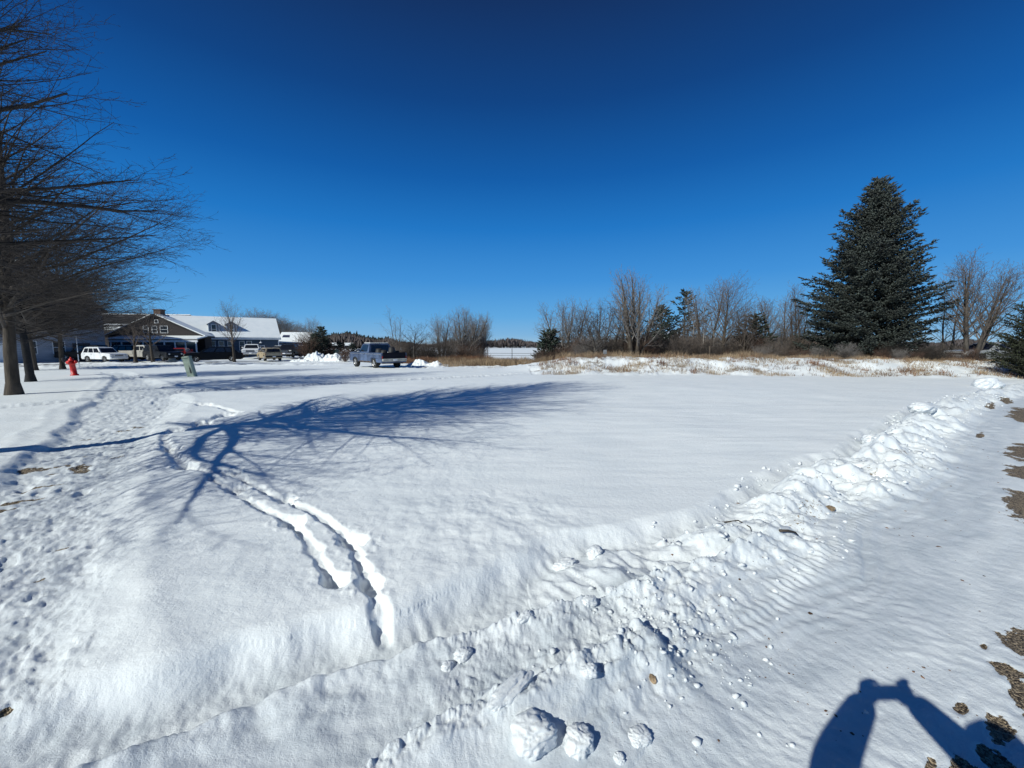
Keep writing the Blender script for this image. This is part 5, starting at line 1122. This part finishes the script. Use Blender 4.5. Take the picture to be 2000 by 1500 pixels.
q = [(.4, .55, ce+.8*dz+.32), (1.9, .55, ce+.8*dz+.32), (1.5, 2.3, ce+2.6*dz+.33), (.3, 2.3, ce+2.6*dz+.33)]; b.slab(q, .03); b.build('dark_roof_patch', mat('roof_patch', (.03, .04, .09), .6, .3, 3), gr_)  # thin dark blue sheet laid over the snow of the front slope
# far white roofed house in the hedgerow and farm sheds on the horizon
def small_house(name, px, d, w_, ev, ap, dep, rz_, label, wm, dz=0):
    b0 = at(px, d, dz); t = empty(name, b0, rz_, label, 'house'); m_ = MB()
    m_.add([(0, 0, -.3), (w_, 0, -.3), (w_, 0, ev), (w_/2, 0, ap), (0, 0, ev), (0, dep, -.3), (w_, dep, -.3), (w_, dep, ev), (w_/2, dep, ap), (0, dep, ev)],
        [(0, 1, 2, 3, 4), (9, 8, 7, 6, 5), (1, 6, 7, 2), (5, 0, 4, 9), (0, 5, 6, 1), (2, 7, 8, 3), (4, 3, 8, 9)]); m_.build('wall', wm, t)
    s_ = (ap-ev)/(w_/2)
    roof_slabs(t, [(-.3, dep+.3, ev-.3*s_), (-.3, -.3, ev-.3*s_), (w_/2, -.3, ap), (w_/2, dep+.3, ap)], .12, ROOFD, .14, .05)
    roof_slabs(t, [(w_+.3, -.3, ev-.3*s_), (w_+.3, dep+.3, ev-.3*s_), (w_/2+.01, dep+.3, ap), (w_/2+.01, -.3, ap)], .12, ROOFD, .14, .05)
    win(t, w_*.3, .9, .7, 1.0, 0, 'window', False); win(t, w_*.7, .9, .7, 1.0, 0, 'window', False)
    return t
small_house('far_house', 1247, 52, 4.2, 2.0, 3.6, 9, R(-38), 'white roofed house half hidden by the hedgerow right of the cottonwood', siding('cream', (.45, .43, .38)), .0)
small_house('garden_shed', 1312, 46, 3.6, 1.2, 1.9, 4, R(-30), 'low white roofed shed right of the white roofed house', BROWNS)
for px, d, lb in ((648, 300, 'tiny white roofed farmhouse on the distant rise, leftmost'), (672, 305, 'tiny brown farm building on the distant rise left of the street light'), (722, 300, 'tiny long farm shed on the distant rise right of the street light')):
    small_house('farmhouse', px, d, 6, 2.4, 4.2, 6, R(-60), lb, BROWNS, .3)

# ---------------------------------------------------------------- the photographer, holding the phone right behind the lens
def skin(name, verts, edges, rad, m, parent, sub=2):
    me = bpy.data.meshes.new(name); me.from_pydata(verts, edges, []); me.materials.append(m)
    o = bpy.data.objects.new(name, me); C.objects.link(o); o.parent = parent
    md = o.modifiers.new('skin', 'SKIN'); md.use_smooth_shade = True
    for i, v in enumerate(me.skin_vertices[0].data):
        v.radius = rad[i] if isinstance(rad[i], tuple) else (rad[i], rad[i]); v.use_root = (i == 0)
    s_ = o.modifiers.new('sub', 'SUBSURF'); s_.levels = sub; s_.render_levels = sub
    return o
COAT = mat('winter_coat', (.03, .035, .05), .85, .2, 6); JEANS = mat('jeans', (.04, .06, .11), .85, .2, 8); SKINM = mat('skin', (.45, .27, .19), .55, .1, 6); BOOT = mat('boot', (.04, .03, .025), .7, .2, 6); HAIR = mat('hair_brown', (.05, .03, .02), .8, .3, 20)
g0 = gz(0, -.45)
pr = empty('person', (0, -.46, g0), 0, 'photographer in a dark coat whose shadow with raised arms falls on the drive', 'person')
Z = 1.0
V = [(0, 0, .95), (0, -.01, 1.12), (0, 0, 1.30), (0, .01, 1.42), (0, .02, 1.49), (0, .035, 1.56), (0, .04, 1.63), (0, .035, 1.69),
     (-.20, .01, 1.39), (-.47, .13, 1.28), (-.37, .30, 1.43), (-.17, .41, 1.585),
     (.19, .01, 1.39), (.34, .12, 1.24), (.20, .29, 1.41), (.03, .41, 1.575),
     (-.10, 0, .88), (-.12, .02, .48), (-.13, -.01, .10), (-.14, .12, .05), (.10, 0, .88), (.12, .02, .48), (.13, -.01, .10), (.14, .12, .05)]
E_ = [(0, 1), (1, 2), (2, 3), (3, 4), (4, 5), (5, 6), (6, 7), (3, 8), (8, 9), (9, 10), (10, 11), (3, 12), (12, 13), (13, 14), (14, 15), (0, 16), (16, 17), (17, 18), (18, 19), (0, 20), (20, 21), (21, 22), (22, 23)]
rd = [(.165, .13), (.155, .12), (.175, .13), (.12, .09), .055, .075, .09, .06, .105, .092, .078, .052, .105, .092, .078, .052, .10, .075, .055, .05, .10, .075, .055, .05]
skin('body', V, E_, rd, COAT, pr)
for sg, wx0 in ((-1, -.175), (1, .030)):
    hv = [(wx0, .405, 1.545), (wx0-sg*.01, .418, 1.575), (wx0-sg*.02, .425, 1.60)]; he = [(0, 1), (1, 2)]; hr = [.030, .036, .030]
    for k in range(4):
        a0 = len(hv); bx0 = wx0+sg*(.018-k*.014)-sg*.01; ln = (.034, .040, .037, .028)[k]
        hv += [(bx0, .432, 1.612), (bx0-sg*.004, .436, 1.612+ln*.6), (bx0-sg*.014, .425, 1.612+ln*1.1), (bx0-sg*.022, .412, 1.612+ln*1.2)]; he += [(2, a0), (a0, a0+1), (a0+1, a0+2), (a0+2, a0+3)]; hr += [.0095, .009, .0085, .007]
    a0 = len(hv); hv += [(wx0-sg*.035, .410, 1.562), (wx0-sg*.050, .408, 1.572), (wx0-sg*.060, .412, 1.585)]; he += [(1, a0), (a0, a0+1), (a0+1, a0+2)]; hr += [.013, .011, .009]
    skin('hand', hv, he, hr, SKINM, pr, 1)
b = MB(); b.lathe([(.06, -.13), (.085, -.09), (.098, 0), (.09, .07), (.06, .115), (.001, .13)], (0, .05, 1.64), 'z', 24); hd_ = b.build('head', SKINM, pr, True)
b = MB(); b.lathe([(.101, -.03), (.106, .02), (.097, .08), (.065, .125), (.001, .142)], (0, .035, 1.655), 'z', 24); b.build('hair', HAIR, pr, True)
b = MB(); b.box(-.013, .013, .135, .165, 1.615, 1.65, .006); b.build('nose', SKINM, hd_)
for sg in (-1, 1):
    b = MB(); b.lathe([(.001, -.006), (.012, 0), (.001, .006)], (sg*.033, .142, 1.655), 'y', 10); b.build('eye', BLACK, hd_)
    b = MB(); b.lathe([(.004, -.012), (.028, 0), (.004, .012)], (sg*.098, .045, 1.64), 'x', 10); b.build('ear', SKINM, hd_)
b = MB(); b.box(-.025, .025, .138, .146, 1.572, 1.580, .003); b.build('mouth', mat('lips', (.3, .12, .1), .5), hd_)
ph = empty('phone', (0, 0, EYE), 0, 'dark phone held sideways by the photographer just behind the lens', 'phone')
b = MB(); b.box(-.155, .012, -.024, -.014, -.064, .012, .004); b.build('case', BLACK, ph)
b = MB(); b.box(-.151, .008, -.0255, -.0242, -.060, .008); b.build('screen', GLASS, ph)
